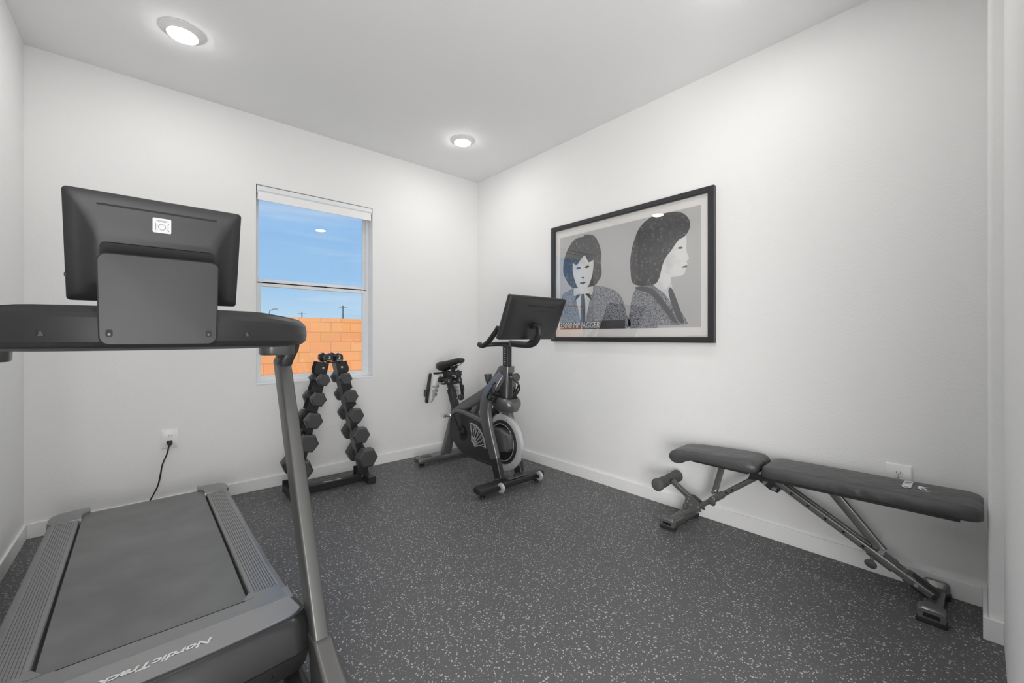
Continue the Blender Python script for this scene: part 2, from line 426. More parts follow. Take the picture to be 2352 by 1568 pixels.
box(b, WX0+0.30, WX0+0.36, wy-0.002, wy+0.006, 1.535, 1.545, 0.002)
box(b, WX0+0.014, WX1-0.014, wy+0.004, wy+0.010, 1.528, 1.548, 0.001)
ls = obj('lower_sash', b, 'vinyl', wroot)
b = NB(); box(b, WX0+0.048, WX1-0.048, wy+0.016, wy+0.019, WZ0+0.056, 1.506); obj('window_pane', b, 'glass', ls)
b = NB(); cyl(b, (1.10, wy+0.0, 1.541), (0, 0, 1), 0.012, 0.008, 12); obj('sash_lock', b, 'vinyl', ls)
b = NB(); box(b, WX0, WX1, YB-0.002, wy, WZ0, WZ0+0.012, 0.003); struct('trim_2', b, 'trim')

bl = thing('roller_blind', 'rolled-up white roller blind at the top of the window recess', 'window blind', (1.026, YB+0.03, WZ1))
b = NB(); box(b, WX0+0.004, WX1-0.004, YB-0.004, YB+0.075, WZ1-0.006, WZ1-0.001, 0.001); obj('mounting_rail', b, 'alu', bl, label='thin aluminium mounting rail')
b = NB()
sec = [(YB+0.0, WZ1-0.008), (YB+0.0, WZ1-0.040), (YB+0.008, WZ1-0.052), (YB+0.008, WZ1-0.056), (YB+0.065, WZ1-0.056), (YB+0.065, WZ1-0.008)]
prism(b, sec, WX0+0.006, WX1-0.006); obj('cassette', b, 'vinyl', bl)
b = NB()
rr = [(YB+0.036+0.026*math.cos(a), WZ1-0.072+0.026*math.sin(a)) for a in [2*PI*i/18 for i in range(18)]]
prism(b, rr, WX0+0.012, WX1-0.012); obj('fabric_roll', b, 'blind', bl, smooth=60)
b = NB(); box(b, WX0+0.012, WX1-0.012, YB+0.006, YB+0.013, WZ1-0.112, WZ1-0.05, 0.002); obj('bottom_bar', b, 'trim', bl)

# ------------------------------------------------------------ outside
b = NB(); box(b, -30, 60, YB+T, 90, -0.25, -0.15); struct('ground', b, 'concrete')
b = NB(); box(b, -6, 16, 8.9, 9.1, -0.15, 1.505); tag(obj('block_wall', b, 'block'), 'sunlit orange concrete block garden wall outside the window', 'wall')
def upole(name, x, y, z, arms, label, cat, r=0.10):
    b = NB(); cyl(b, (x, y, z/2-0.1), (0, 0, 1), r, z, 8)
    for dz in arms: box(b, x-0.55, x+0.55, y-0.05, y+0.05, z-0.1-dz-0.03, z-0.1-dz+0.03)
    tag(obj(name, b, 'pole'), label, cat)
upole('utility_pole', 21.2, 61.3, 5.75, (0.25,), 'tall utility pole with a crossarm, rightmost beyond the block wall', 'pole')
upole('utility_pole', 16.7, 65.2, 4.9, (0.3,), 'short distant utility pole left of the taller one beyond the block wall', 'pole', 0.07)
b = NB(); tube(b, [(13.1, 68.4, -0.1), (13.1, 68.4, 4.3), (13.2, 68.4, 4.9), (13.7, 68.4, 5.2), (14.3, 68.4, 5.2)], 0.05, 8)
tag(obj('street_lamp', b, 'pole'), 'distant curved-arm street lamp above the left end of the block wall', 'street lamp')

# ------------------------------------------------------------ ceiling lights
def downlight(x, y, label, lm='lens'):
    r = thing('recessed_downlight', label, 'ceiling light', (x, y, H), 0, 'round ceiling downlights')
    b = NB(); lathe(b, (x, y, H), (0, 0, -1), [(0.0, 0.097), (0.004, 0.097), (0.009, 0.090), (0.018, 0.070), (0.021, 0.068), (0.021, 0.060)], 40)
    obj('trim_ring', b, 'trim', r, smooth=40)
    b = NB(); lathe(b, (x, y, H), (0, 0, -1), [(0.020, 0.0655), (0.0245, 0.064), (0.0275, 0.055), (0.029, 0.030)], 36)
    obj('lens', b, lm, r, smooth=60)
downlight(0.135, 2.80, 'round white downlight glowing above the treadmill, largest on the ceiling')
downlight(1.94, 2.82, 'round white downlight glowing near the far ceiling corner')
downlight(0.135, 0.72, 'round white downlight nearest the left wall at the doorway end', 'lens_b')
downlight(1.94, 0.72, 'round white downlight near the right wall at the doorway end', 'lens_b')
hl = bpy.data.lights.new('hall_fill', 'AREA'); hl.shape = 'RECTANGLE'; hl.size = 1.1; hl.size_y = 2.1; hl.energy = HALL_FILL; hl.color = (1, 0.99, 0.975)
ho = bpy.data.objects.new('hall_fill', hl); C.objects.link(ho); ho.location = (-0.40, -0.76, 1.15); ho.rotation_euler = (math.radians(106), 0, math.radians(-64))   # unseen area lamp added in the hall to brighten the room

# ------------------------------------------------------------ outlets
def outlet(c, nrm, label, plugged=False):
    n = Vector(nrm); u = Vector((0, 0, 1)); r = u.cross(n)
    t = thing('wall_outlet', label, 'outlet', c)
    pf = plane_pt(c, r, u)
    b = NB(); rings = []
    for d, s in ((0.0, 0.0), (0.004, 0.0), (0.0065, 0.004)):
        rings.append([pf(a, z, d) for a, z in rrect(0.092-2*s, 0.122-2*s, 0.006)])
    ringloft(b, rings); obj('cover_plate', b, 'plate', t, smooth=30)
    for s in (0.0195, -0.0195):
        b = NB()
        pts = [(0.0168*math.cos(a), s + 0.0145*max(-0.9, min(0.9, math.sin(a)*1.05))) for a in [2*PI*i/28 for i in range(28)]]
        slab(b, pf, pts, 0.0062, 0.0082); rc = obj('receptacle', b, 'plate', t)
        b = NB()
        slab(b, pf, [(-0.0074, s), (-0.0058, s), (-0.0058, s+0.0075), (-0.0074, s+0.0075)], 0.0080, 0.0085)
        slab(b, pf, [(0.0058, s), (0.0074, s), (0.0074, s+0.0065), (0.0058, s+0.0065)], 0.0080, 0.0085)
        slab(b, pf, [(0.0026*math.cos(k), s-0.0065+0.0026*math.sin(k)) for k in [2*PI*i/10 for i in range(10)]], 0.0080, 0.0085)
        obj('slots', b, 'slot', rc, label='dark slots')
    b = NB(); slab(b, pf, [(0.003*math.cos(k), 0.003*math.sin(k)) for k in [2*PI*i/10 for i in range(10)]], 0.006, 0.0072); obj('screw', b, 'alu', t)
outlet((0.103, YB, 0.455), (0, -1, 0), 'white wall outlet with a black cord plugged in, behind the treadmill')
outlet((XR, 0.249, 0.472), (-1, 0, 0), 'white wall outlet with nothing plugged in, behind the bench')
pc = thing('power_cord', 'black power cord plugged into the outlet, hanging behind the treadmill', 'cord', (0.10, 3.45, 0.43))
b = NB(); pth = smooth_path([(0.100, 3.46, 0.425), (0.094, 3.452, 0.40), (0.087, 3.445, 0.37), (0.064, 3.44, 0.305), (0.055, 3.44, 0.245), (0.043, 3.44, 0.180), (0.020, 3.44, 0.125), (-0.01, 3.43, 0.07), (-0.05, 3.41, 0.02), (-0.12, 3.38, 0.008), (-0.25, 3.36, 0.006)], 5)
sweep(b, pth, circ(0.0042, 8), (0, 1, 0)); obj('cable', b, 'rubber', pc, smooth=60)
b = NB(); ringloft(b, [[Vector((0.1015+p[0], y, zc+p[1])) for p in rrect(w_, h_, 0.004, 3)] for y, w_, h_, zc in ((3.4915, 0.030, 0.022, 0.4355), (3.474, 0.029, 0.022, 0.434), (3.462, 0.020, 0.018, 0.429), (3.455, 0.011, 0.011, 0.421))])
obj('plug', b, 'rubber', pc, smooth=40)

# ------------------------------------------------------------ picture on the right wall
def picture():
    y1, y0, z0, z1 = 2.412, 1.066, 1.083, 2.043
    cy, cz = (y0+y1)/2, (z0+z1)/2; W, Hh = y1-y0, z1-z0
    t = thing('framed_picture', 'large black-framed print of two dark-haired figures in grey jackets on the right wall', 'picture', (XR, cy, cz))
    pf = plane_pt((XR-0.002, cy, cz), (0, -1, 0), (0, 0, 1))   # a to the right as seen from the room
    fw = 0.036
    b = NB()
    prof = [(0, 0.0), (0, 0.030), (0.003, 0.033), (fw-0.004, 0.033), (fw, 0.030), (fw, 0.004), (fw, 0.0)]
    rings = []
    for i, dd in prof:
        rings.append([pf(sa*(W/2-i), sb*(Hh/2-i), dd) for sa, sb in ((-1, -1), (1, -1), (1, 1), (-1, 1))])
    ringloft(b, rings, False, False); obj('picture_frame', b, 'frameblack', t)
    b = NB(); slab(b, pf, [(-W/2+.004, -Hh/2+.004), (W/2-.004, -Hh/2+.004), (W/2-.004, Hh/2-.004), (-W/2+.004, Hh/2-.004)], 0.001, 0.010); obj('mat_board', b, 'mat', t)
    # the print: backdrop plus the inked shapes, a paper thickness apart
    mm = ['ph_bg', 'ph_hair', 'ph_skin', 'ph_shade', 'ph_shirt', 'ph_coat']
    b = NB(); PW, PH = 1.175, 0.765
    PX = 0.0; 
    slab(b, pf, [(-PW/2, -PH/2), (PW/2, -PH/2), (PW/2, PH/2), (-PW/2, PH/2)], 0.010, 0.0106)
    def sh(pts, lay, mi):
        ps = smooth2(pts)
        slab(b, pf, ps, 0.0107+lay*0.0004, 0.0110+lay*0.0004, mi)
    def smooth2(pts, n=4):
        P = [Vector((p[0], p[1])) for p in pts]; out = []; k = len(P)
        for i in range(k):
            p0, p1, p2, p3 = P[(i-1) % k], P[i], P[(i+1) % k], P[(i+2) % k]
            for s_ in range(n):
                u_ = s_/n
                q = 0.5*((2*p1) + (-p0+p2)*u_ + (2*p0-5*p1+4*p2-p3)*u_*u_ + (-p0+3*p1-3*p2+p3)*u_**3)
                out.append((max(-PW/2, min(PW/2, q.x)), max(-PH/2, min(PH/2, q.y))))
        return out
    # left figure, facing out
    ox = -0.345
    sh([(-.575, -.383), (-.572, -.12), (-.50, -.065), (-.42, -.045), (-.25, -.045), (-.12, -.07), (-.03, -.11), (.025, -.18), (.045, -.27), (.045, -.383)], 0, 5)
    sh([(ox-.095, -.05), (ox-.06, -.25), (ox-.005, -.37), (ox+.045, -.25), (ox+.10, -.05), (ox, -.03)], 1, 4)
    sh([(ox-.055, .03), (ox-.065, -.08), (ox, -.14), (ox+.065, -.08), (ox+.055, .03)], 2, 2)
    sh([(ox-.018, -.12), (ox-.024, -.30), (ox, -.37), (ox+.024, -.30), (ox+.018, -.12), (ox, -.105)], 3, 3)
    sh([(-.54, .20), (-.552, .10), (-.515, .02), (-.46, -.04), (-.40, -.05), (-.25, -.05), (-.20, -.02), (-.165, .04), (-.175, .12), (-.168, .19), (-.195, .28), (-.245, .345), (-.33, .365), (-.345, .352), (-.43, .345), (-.50, .28)], 3, 1)
    sh([(ox-.10, .16), (ox-.095, .05), (ox-.055, -.04), (ox, -.075), (ox+.055, -.04), (ox+.095, .05), (ox+.10, .16), (ox+.03, .20), (ox-.03, .19)], 5, 2)
    sh([(ox-.12, .20), (ox-.07, .135), (ox-.02, .175), (ox+.02, .20), (ox+.06, .14), (ox+.12, .18), (ox+.09, .27), (ox, .30), (ox-.09, .27)], 6, 1)
    for s_ in (-1, 1):
        sh([(ox+s_*.066, .108), (ox+s_*.042, .117), (ox+s_*.018, .106), (ox+s_*.042, .098)], 7, 3)
        sh([(ox+s_*.022, -.105), (ox+s_*.11, -.12), (ox+s_*.10, -.17), (ox+s_*.115, -.19), (ox+s_*.03, -.34), (ox+s_*.012, -.36), (ox+s_*.055, -.20), (ox+s_*.07, -.11)], 2, 5)
    sh([(ox-.016, .028), (ox, .020), (ox+.016, .028), (ox, .033)], 7, 3)
    sh([(ox-.032, -.012), (ox, -.006), (ox+.032, -.012), (ox, -.026)], 7, 3)
    slab(b, pf, [(-.585, -.381), (.04, -.381), (.04, -.318), (-.585, -.325)], .0107, .0125, 3)
    # right figure, turned to the right
    sh([(.080, -.383), (.082, -.24), (.115, -.12), (.19, -.075), (.28, -.09), (.37, -.15), (.44, -.25), (.495, -.34), (.485, -.362), (.30, -.366), (.29, -.383)], 0, 5)
    sh([(.26, -.08), (.30, .0), (.385, -.07), (.405, -.15), (.45, -.30), (.35, -.16)], 1, 4)
    sh([(.372, -.13), (.40, -.13), (.465, -.30), (.475, -.355), (.435, -.33), (.385, -.20)], 2, 3)
    sh([(.27, .03), (.26, -.07), (.33, -.13), (.385, -.09), (.39, -.02), (.38, .05)], 2, 2)
    sh([(.31, .20), (.30, .02), (.34, -.035), (.43, -.050), (.480, -.035), (.492, .002), (.502, .022), (.496, .042), (.512, .058), (.502, .085), (.494, .12), (.496, .16), (.488, .22), (.42, .25)], 3, 2)
    sh([(.085, .12), (.088, .0), (.105, -.06), (.17, -.085), (.27, -.085), (.305, -.05), (.325, .02), (.350, .08), (.395, .13), (.44, .185), (.485, .205), (.515, .25), (.510, .31), (.455, .365), (.37, .382), (.25, .378), (.165, .33), (.115, .24)], 4, 1)
    sh([(.435, .135), (.455, .142), (.472, .132), (.455, .127)], 5, 3)
    sh([(.465, .010), (.498, .014), (.496, .004), (.475, .002)], 5, 3)
    sh([(.13, -.09), (.25, -.11), (.36, -.23), (.43, -.34), (.40, -.34), (.32, -.24), (.24, -.15), (.14, -.11)], 1, 3)
    pr = obj('print', b, mm, t, label='printed portrait of two figures, one frontal and one in profile')
    b = text_bm('35098 MP JAGGER', 0.066, lambda a, c, d: pf(a-0.385, c-0.352, 0.0145+d), 0.0003, 0.15, 0.0, 0.78)
    obj('handwriting', b, 'white', pr, label='white handwritten line')
    b = NB(); slab(b, pf, [(-W/2+fw-.002, -Hh/2+fw-.002), (W/2-fw+.002, -Hh/2+fw-.002), (W/2-fw+.002, Hh/2-fw+.002), (-W/2+fw-.002, Hh/2-fw+.002)], 0.020, 0.022)
    obj('glass_pane', b, 'picglass', t)
picture()

# ------------------------------------------------------------ treadmill (belt faces the window, hood nearest the doorway)
def treadmill():
    t = thing('treadmill', 'large charcoal treadmill along the left wall, screen turned to the window side', 'treadmill', (0.0055, 2.2, 0), 0.0136)
    off = Vector((0.0055, 0, 0))
    def O(name, bm, m, parent=None, **k):
        bmesh.ops.translate(bm, verts=bm.verts[:], vec=off)
        return obj(name, bm, m, parent or t, **k)
    # running belt with its rear roller bend, and the deck under it
    b = NB()
    sec = [(1.60, .196), (2.0, .2045), (3.05, .2045), (3.085, .200), (3.108, .185), (3.115, .165), (3.108, .145), (3.085, .130), (3.05, .126), (1.60, .126)]
    prism(b, sec, -0.246, 0.246); O('running_belt', b, 'belt', smooth=35)
    b = NB(); box(b, -0.30, 0.30, 1.55, 3.02, 0.135, 0.185, 0.004); box(b, -0.33, -0.28, 1.6, 3.0, 0.085, 0.14, 0.004); box(b, 0.28, 0.33, 1.6, 3.0, 0.085, 0.14, 0.004)
    O('deck', b, 'black')
    for s in (-1, 1):
        # foot rail with grooves
        prof = [(0.2545, 0.150), (0.2545, 0.209), (0.2575, 0.213), (0.262, 0.2145)]
        g0 = 0.268
        for k in range(9):
            x = g0 + k*0.0078
            prof += [(x, 0.2150), (x+0.0004, 0.2125), (x+0.0022, 0.2125), (x+0.0026, 0.2150)]
        prof += [(0.342, 0.2145), (0.354, 0.211), (0.361, 0.203), (0.364, 0.188), (0.364, 0.135), (0.355, 0.130), (0.300, 0.130)]
        def rail(y0, y1, wid):
            rg = []
            for y, k in ((y0, wid), (1.9, 1.0) if y0 < 1.9 else (y0+.01, 1.0), (y1, 0.985)):
                rg.append([(s*(0.252 + (px-0.252)*k), y, pz) for px, pz in prof])
            return rg
        b = NB(); ringloft(b, rail(1.68, 2.985, 1.05)); O('foot_rail', b, 'charm')
        # flat front end of the rail running into the hood
        b = NB()
        ringloft(b, [[(s*px, y, pz+dz) for px, pz in ((.250, .17), (.250, .2155), (.256, .2170), (.340*k, .2170), (.357*k, .212), (.366*k, .200), (.368*k, .15), (.30, .14))]
                     for y, k, dz in ((1.69, 1.0, 0), (1.66, 1.003, 0.001), (1.60, 1.006, 0.004))])
        O('rail_end', b, 'charm', smooth=30)
        # rear end cap with its inward hook
        b = NB()
        ol = [(.246, 2.955), (.268, 2.952), (.353, 2.958), (.366, 2.98), (.367, 3.05), (.358, 3.088), (.335, 3.112), (.225, 3.130), (.222, 3.060), (.243, 3.035), (.248, 3.005)]
        ringloft(b, [[(s*x, y, 0.105) for x, y in ol], [(s*x, y, 0.205) for x, y in ol], [(s*(0.30+(x-0.30)*0.97), 3.03+(y-3.03)*0.97, 0.2165) for x, y in ol], [(s*(0.30+(x-0.30)*0.86), 3.03+(y-3.03)*0.86, 0.220) for x, y in ol]])
        O('rear_cap', b, 'charm', smooth=35)
        b = NB(); cyl(b, (s*0.33, 2.95, 0.045), (0, 0, 1), 0.022, 0.09, 16); O('rear_foot', b, 'rubber')
    # motor hood: rounded plan, crowned top, bulging front face
    def plan(hw, yb, yf, r, z, dz=0.0, bow=0.024, n=8):
        pts = [(-hw, yb), (hw, yb)]
        for i in range(n+1):
            a = PI/2*i/n; pts.append((hw-r+r*math.cos(a), yf+r+0.0-r*math.sin(a)))
        m = [(hw-r)*(1-2*i/8) for i in range(1, 8)]
        for x in m: pts.append((x, yf))
        for i in range(n+1):
            a = PI/2+PI/2*i/n; pts.append((-(hw-r)+r*math.cos(a), yf+r-r*math.sin(a)))
        out = []
        for x, y in pts:
            k = (yb-y)/(yb-yf); bo = bow*k*(1-(x/hw)**2)
            out.append((x, y-bo, z + dz*(1-k)))
        return out
    b = NB()
    top = [plan(.355, 1.575, 1.412, .050, .252, -.032), plan(.362, 1.580, 1.404, .055, .2505, -.034)]
    side = [plan(.372, 1.585, 1.395, .060, .243, -.036), plan(.377, 1.60, 1.385, .062, .225, -.03), plan(.378, 1.62, 1.368, .062, .160, 0)]
    ringloft(b, [top[0], top[1], side[0], side[1], side[2]], True, True)
    hood = O('motor_hood', b, 'gloss', smooth=24)
    b = NB(); ringloft(b, [plan(.352, 1.578, 1.416, .047, .2500, -.0325), plan(.352, 1.578, 1.416, .047, .2545, -.0325), plan(.350, 1.577, 1.418, .046, .2555, -.0325)])
    top_c = O('hood_top', b, 'hoodtop', smooth=24)
    b = NB()
    ringloft(b, [plan(.3785, 1.62, 1.365, .062, .1585), plan(.3785, 1.62, 1.366, .062, .155), plan(.370, 1.62, 1.385, .065, .095), plan(.345, 1.62, 1.43, .07, .060)], True, True)
    O('lower_shroud', b, 'char', smooth=38)
    b = NB(); ringloft(b, [plan(.3765, 1.62, 1.372, .062, .1605), plan(.3765, 1.62, 1.372, .062, .1560)], True, True); O('shroud_seam', b, 'slot')
    b = NB(); cyl(b, (0.25, 1.368, 0.128), (0, 1, 0.3), 0.008, 0.012, 16); O('hood_screw', b, 'slot')
    # matte apron between belt and hood with a thin slit along the belt
    b = NB()
    ringloft(b, [[(-.366, 1.66, .2175), (.366, 1.66, .2175), (.368, 1.66, .15), (-.368, 1.66, .15)], [(-.362, 1.57, .2225), (.362, 1.57, .2225), (.370, 1.57, .15), (-.370, 1.57, .15)]])
    ap = O('front_apron', b, 'charm', bevel=0.003)
    b = NB(); box(b, -.205, .235, 1.6545, 1.6565, .2172, .2186); O('belt_slit', b, 'slot', ap)
    for s in (-1, 1):
        b = NB()
        ringloft(b, [[(s*.2505, 1.70, .2165), (s*.228, 1.661, .2185), (s*.2505, 1.655, .2190), (s*.262, 1.66, .2190), (s*.262, 1.70, .2170)], [(s*.2505, 1.70, .19), (s*.228, 1.661, .19), (s*.2505, 1.655, .19), (s*.262, 1.66, .19), (s*.262, 1.70, .19)]])
        O('corner_fillet', b, 'charm', ap)
    # lettering, read by a runner looking towards the doorway
    r = Vector((-1, 0, 0)); u = Vector((0, -1, 0.165)).normalized()
    nn = r.cross(u)
    if nn.z < 0: nn = -nn
    o0 = Vector((0.008, 1.468, 0.2465))
    pf = lambda a, c, d=0.0: o0 + r*a + u*c + nn*d
    b = text_bm('NordicTrack', 0.046, pf, 0.0008, 0.35, 0.0011, 1.0, space=0.98); O('logo_lettering', b, 'white', top_c, label='white brand lettering')
    # uprights
    for s in (-1, 1):
        hw, hd = 0.0225, 0.040
        p0 = Vector((s*.385, 1.335, 0.10)); p1 = Vector((s*.377, 1.795, 1.04))
        d = (p1-p0).normalized(); sx = Vector((1, 0, 0)); sy = d.cross(sx).normalized()
        def ring(p, a, c, r=0.008):
            return [p + sx*q[0] + sy*q[1] for q in rrect(2*a, 2*c, r, 3)]
        b = NB(); ringloft(b, [ring(p0, hw, hd), ring(p1, hw, hd)]); O('upright', b, 'steel', smooth=35)
        b = NB()
        base = Vector((s*.392, 1.235, 0.0))
        ringloft(b, [[Vector((s*.395 + q[0], 1.22+q[1], 0.012)) for q in rrect(.085, .30, .02, 4)],
                     [Vector((s*.393 + q[0], 1.25+q[1], 0.07)) for q in rrect(.075, .24, .02, 4)],
                     [Vector((s*.389 + q[0], 1.315+q[1], 0.12)) for q in rrect(.062, .15, .015, 4)],
                     [Vector((s*.3845 + q[0], 1.372+q[1], 0.186)) for q in rrect(.054, .100, .010, 4)],
                     [Vector((s*.3845 + q[0], 1.375+q[1], 0.190)) for q in rrect(.047, .090, .008, 4)]])
        O('upright_boot', b, 'steel', smooth=35)
        b = NB(); tube(b, [(s*.330, 1.50, .045), (s*.330, 1.34, .045), (s*.345, 1.22, .045)], .028, 12, 4); O('base_tube', b, 'black', smooth=50)
        # bracket under the bar
        b = NB()
        rg = [[Vector((s*.345 + q[0], 1.72+q[1], z)) for q in rrect(w_, d_, .035, 6)] for z, w_, d_ in ((1.110, .115, .10), (1.060, .112, .098), (1.054, .106, .092))]
        ringloft(b, rg); O('bar_bracket', b, 'steel', smooth=35)
        # console bar
    cen = [(-.445, 1.90), (-.44, 1.78), (-.415, 1.68), (-.37, 1.59), (-.30, 1.52), (-.20, 1.468), (-.10, 1.445), (0, 1.438), (.10, 1.445), (.20, 1.468), (.30, 1.52), (.37, 1.59), (.415, 1.68), (.44, 1.78), (.445, 1.90)]
    pth = smooth_path([(x, y, 1.098) for x, y in cen], 4)
    sec = [(-.052, .094), (-.010, .100), (.000, .099), (.002, .094), (.004, .094), (.013, .082), (.017, .070), (.019, .035), (.015, .010), (.008, .0), (.0, -.006), (-.050, -.014)]
    sec = [(-x, z) for x, z in sec]
    sc = []
    for p in pth:
        k = abs(p.x)/.445; sc.append((1.0, 1.0 - 0.22*max(0, k-0.55)/0.45))
    b = NB(); sweep(b, pth, sec, (0, 0, 1), sc); O('console_bar', b, 'char', smooth=14)
    for s in (-1, 1):
        b = NB()
        ringloft(b, [[Vector((s*x + q[0], y+q[1], z)) for q in rrect(w_, d_, .02, 5)] for x, y, z, w_, d_ in ((.408, 1.790, 1.150, .040, .10), (.406, 1.785, 1.105, .050, .12), (.396, 1.775, 1.070, .052, .12), (.380, 1.772, 1.030, .052, .100), (.378, 1.775, 1.01, .047, .088))])
        O('bar_end', b, 'char', smooth=50)
        b = NB(); tube(b, [(s*.43, 1.85, 1.13), (s*.425, 2.05, 1.12), (s*.41, 2.22, 1.115), (s*.405, 2.26, 1.112)], .022, 14, 5); O('handrail', b, 'black', smooth=50)
    pfm = plane_pt((0, 1.4215, 1.120), (1, 0, 0), (0, 0, 1))
    for x, y, nm in ((-.205, 1.4555, 0), (.205, 1.4555, 1)):
        sl = 0.32 if x < 0 else -0.32
        pfb = plane_pt((x, y-.004, 1.130), (1, -sl*0.8, 0), (0, 0, 1))
        b = NB(); slab(b, pfb, rrect(.016, .020, .004), -.004, .0008); sk = O('screw_recess', b, 'slot')
        b = NB(); slab(b, pfb, [(-.005, -.008), (.005, -.008), (.001, .004), (-.001, .004)], -.003, .0025); O('screw_post', b, 'steel', sk)
    # back panel of the console
    pf = plane_pt((0.009, 1.402, 1.212), (1, 0, 0), (0, -0.02, 1))
    def pl(w0, h0, r0, d, dy=0.0): return [pf(a*(1.0 + 0.035*(c/h0)), c+dy, d) for a, c in rrect(w0, h0, r0, 6)]
    b = NB(); ringloft(b, [pl(.225, .212, .014, -.045), pl(.236, .224, .018, -.012), pl(.238, .226, .019, -.003), pl(.232, .220, .018, 0.001), pl(.10, .09, .01, 0.0035)])
    pn = O('console_panel', b, 'char', smooth=25)
    for x in (-.098, .098):
        b = NB(); slab(b, pf, [(a+x, c-.083) for a, c in rrect(.013, .018, .0045)], -.002, .0022); h_ = O('screw_hole', b, 'slot', pn)
        b = NB(); slab(b, pf, [(x+.0028*math.cos(k), -.086+.0028*math.sin(k)) for k in [2*PI*i/10 for i in range(10)]], 0, .0026); O('screw', b, 'steel', h_)
    b = NB(); box(b, -.085, .085, 1.425, 1.485, 1.18, 1.30, .01); O('screen_mount', b, 'black')
    # display, leaning back towards the doorway
    o0 = Vector((0.009, 1.498, 1.3485)); u = Vector((0, -.338, .941)).normalized(); r = Vector((1, 0, 0)); nn = r.cross(u)
    pf = lambda a, c, d=0.0: o0 + r*a + u*c + nn*d
    b = NB(); W_, H_ = .364, .284
    def rg(w_, h_, r_, d, dc=0.0): return [pf(a, c+dc, d) for a, c in rrect(w_, h_, r_, 6)]
    ringloft(b, [rg(W_-.004, H_-.004, .008, -.012), rg(W_, H_, .009, -.009), rg(W_, H_, .009, -.001), rg(W_-.004, H_-.004, .008, .001), rg(W_-.04, H_-.04, .012, .004, -.002), rg(W_-.075, H_-.085, .02, .010, -.010), rg(W_-.10, H_-.125, .022, .018, -.020), rg(W_-.118, H_-.150, .018, .021, -.028)])
    ds = O('display', b, 'char', smooth=60)
    b = NB(); slab(b, pf, [(a, c-.045) for a, c in rrect(.236, .135, .012, 6)], .018, .034); O('display_hub', b, 'slot', ds, smooth=30)
    b = NB(); slab(b, pf, [(a, c+.113) for a, c in rrect(.246, .0045, .002, 3)], .0005, .0070); O('vent_slot', b, 'slot', ds)
    b = NB(); slab(b, pf, rrect(W_-.02, H_-.02, .006), -.0125, -.0118); O('screen', b, 'slot', ds)
    b = NB(); slab(b, pf, [(a-.182, c-.075) for a, c in rrect(.004, .010, .001)], -.004, .002); O('side_button', b, 'black', ds)
    sx0, sz0 = 0.0, .0925
    tilt = lambda a, c, d=0.0: pf(a+.003, c+sz0-.012, .0090+d + (sz0-.012+c < .075)*0)
    b = NB()
    q0 = Vector((0.009+.003, 0, 0))
    pts = rrect(.0385, .0375, .003)
    def st(a, c, d): 
        cc = c + .080
        # follows the bulge of the shell
        base = .0040 + (.122-cc)*0.185 if cc > .0895 else .0100 + (.0895-cc)*0.267
        return pf(a+.002, cc, base + .0012 + d)
    ringloft(b, [[st(a, c, -.006) for a, c in pts], [st(a, c, 0) for a, c in pts]])
    sk = O('sticker', b, 'tape', ds, label='white square sticker')
    b = NB()
    def ringm(R0, R1, n=24):
        o_ = [st(R1*math.cos(2*PI*i/n), -.003+R1*math.sin(2*PI*i/n), .0014) for i in range(n)]; i_ = [st(R0*math.cos(2*PI*i/n), -.003+R0*math.sin(2*PI*i/n), .0014) for i in range(n)]
        vo = [b.verts.new(p) for p in o_]; vi = [b.verts.new(p) for p in i_]
        for k in range(n): b.faces.new((vo[k], vo[(k+1) % n], vi[(k+1) % n], vi[k]))
    ringm(.0072, .0079)
    def bar(x0, x1, z0, z1): b.faces.new([b.verts.new(st(*q, .0014)) for q in ((x0, z0), (x1, z0), (x1, z1), (x0, z1))])
    for s in (-1, 1):
        bar(s*.0126, s*.0132, -.009, .003); bar(s*.0126, s*.010, .003, .0036); bar(s*.0126, s*.010, -.0096, -.009)
        for z in (.0055, -.0125): bar(s*.0136-.0008, s*.0136+.0008, z-.0008, z+.0008)
    bar(-.012, .012, .0125, .0132); bar(-.009, .009, .0102, .0109)
    O('printed_marks', b, 'slot', sk)
treadmill()

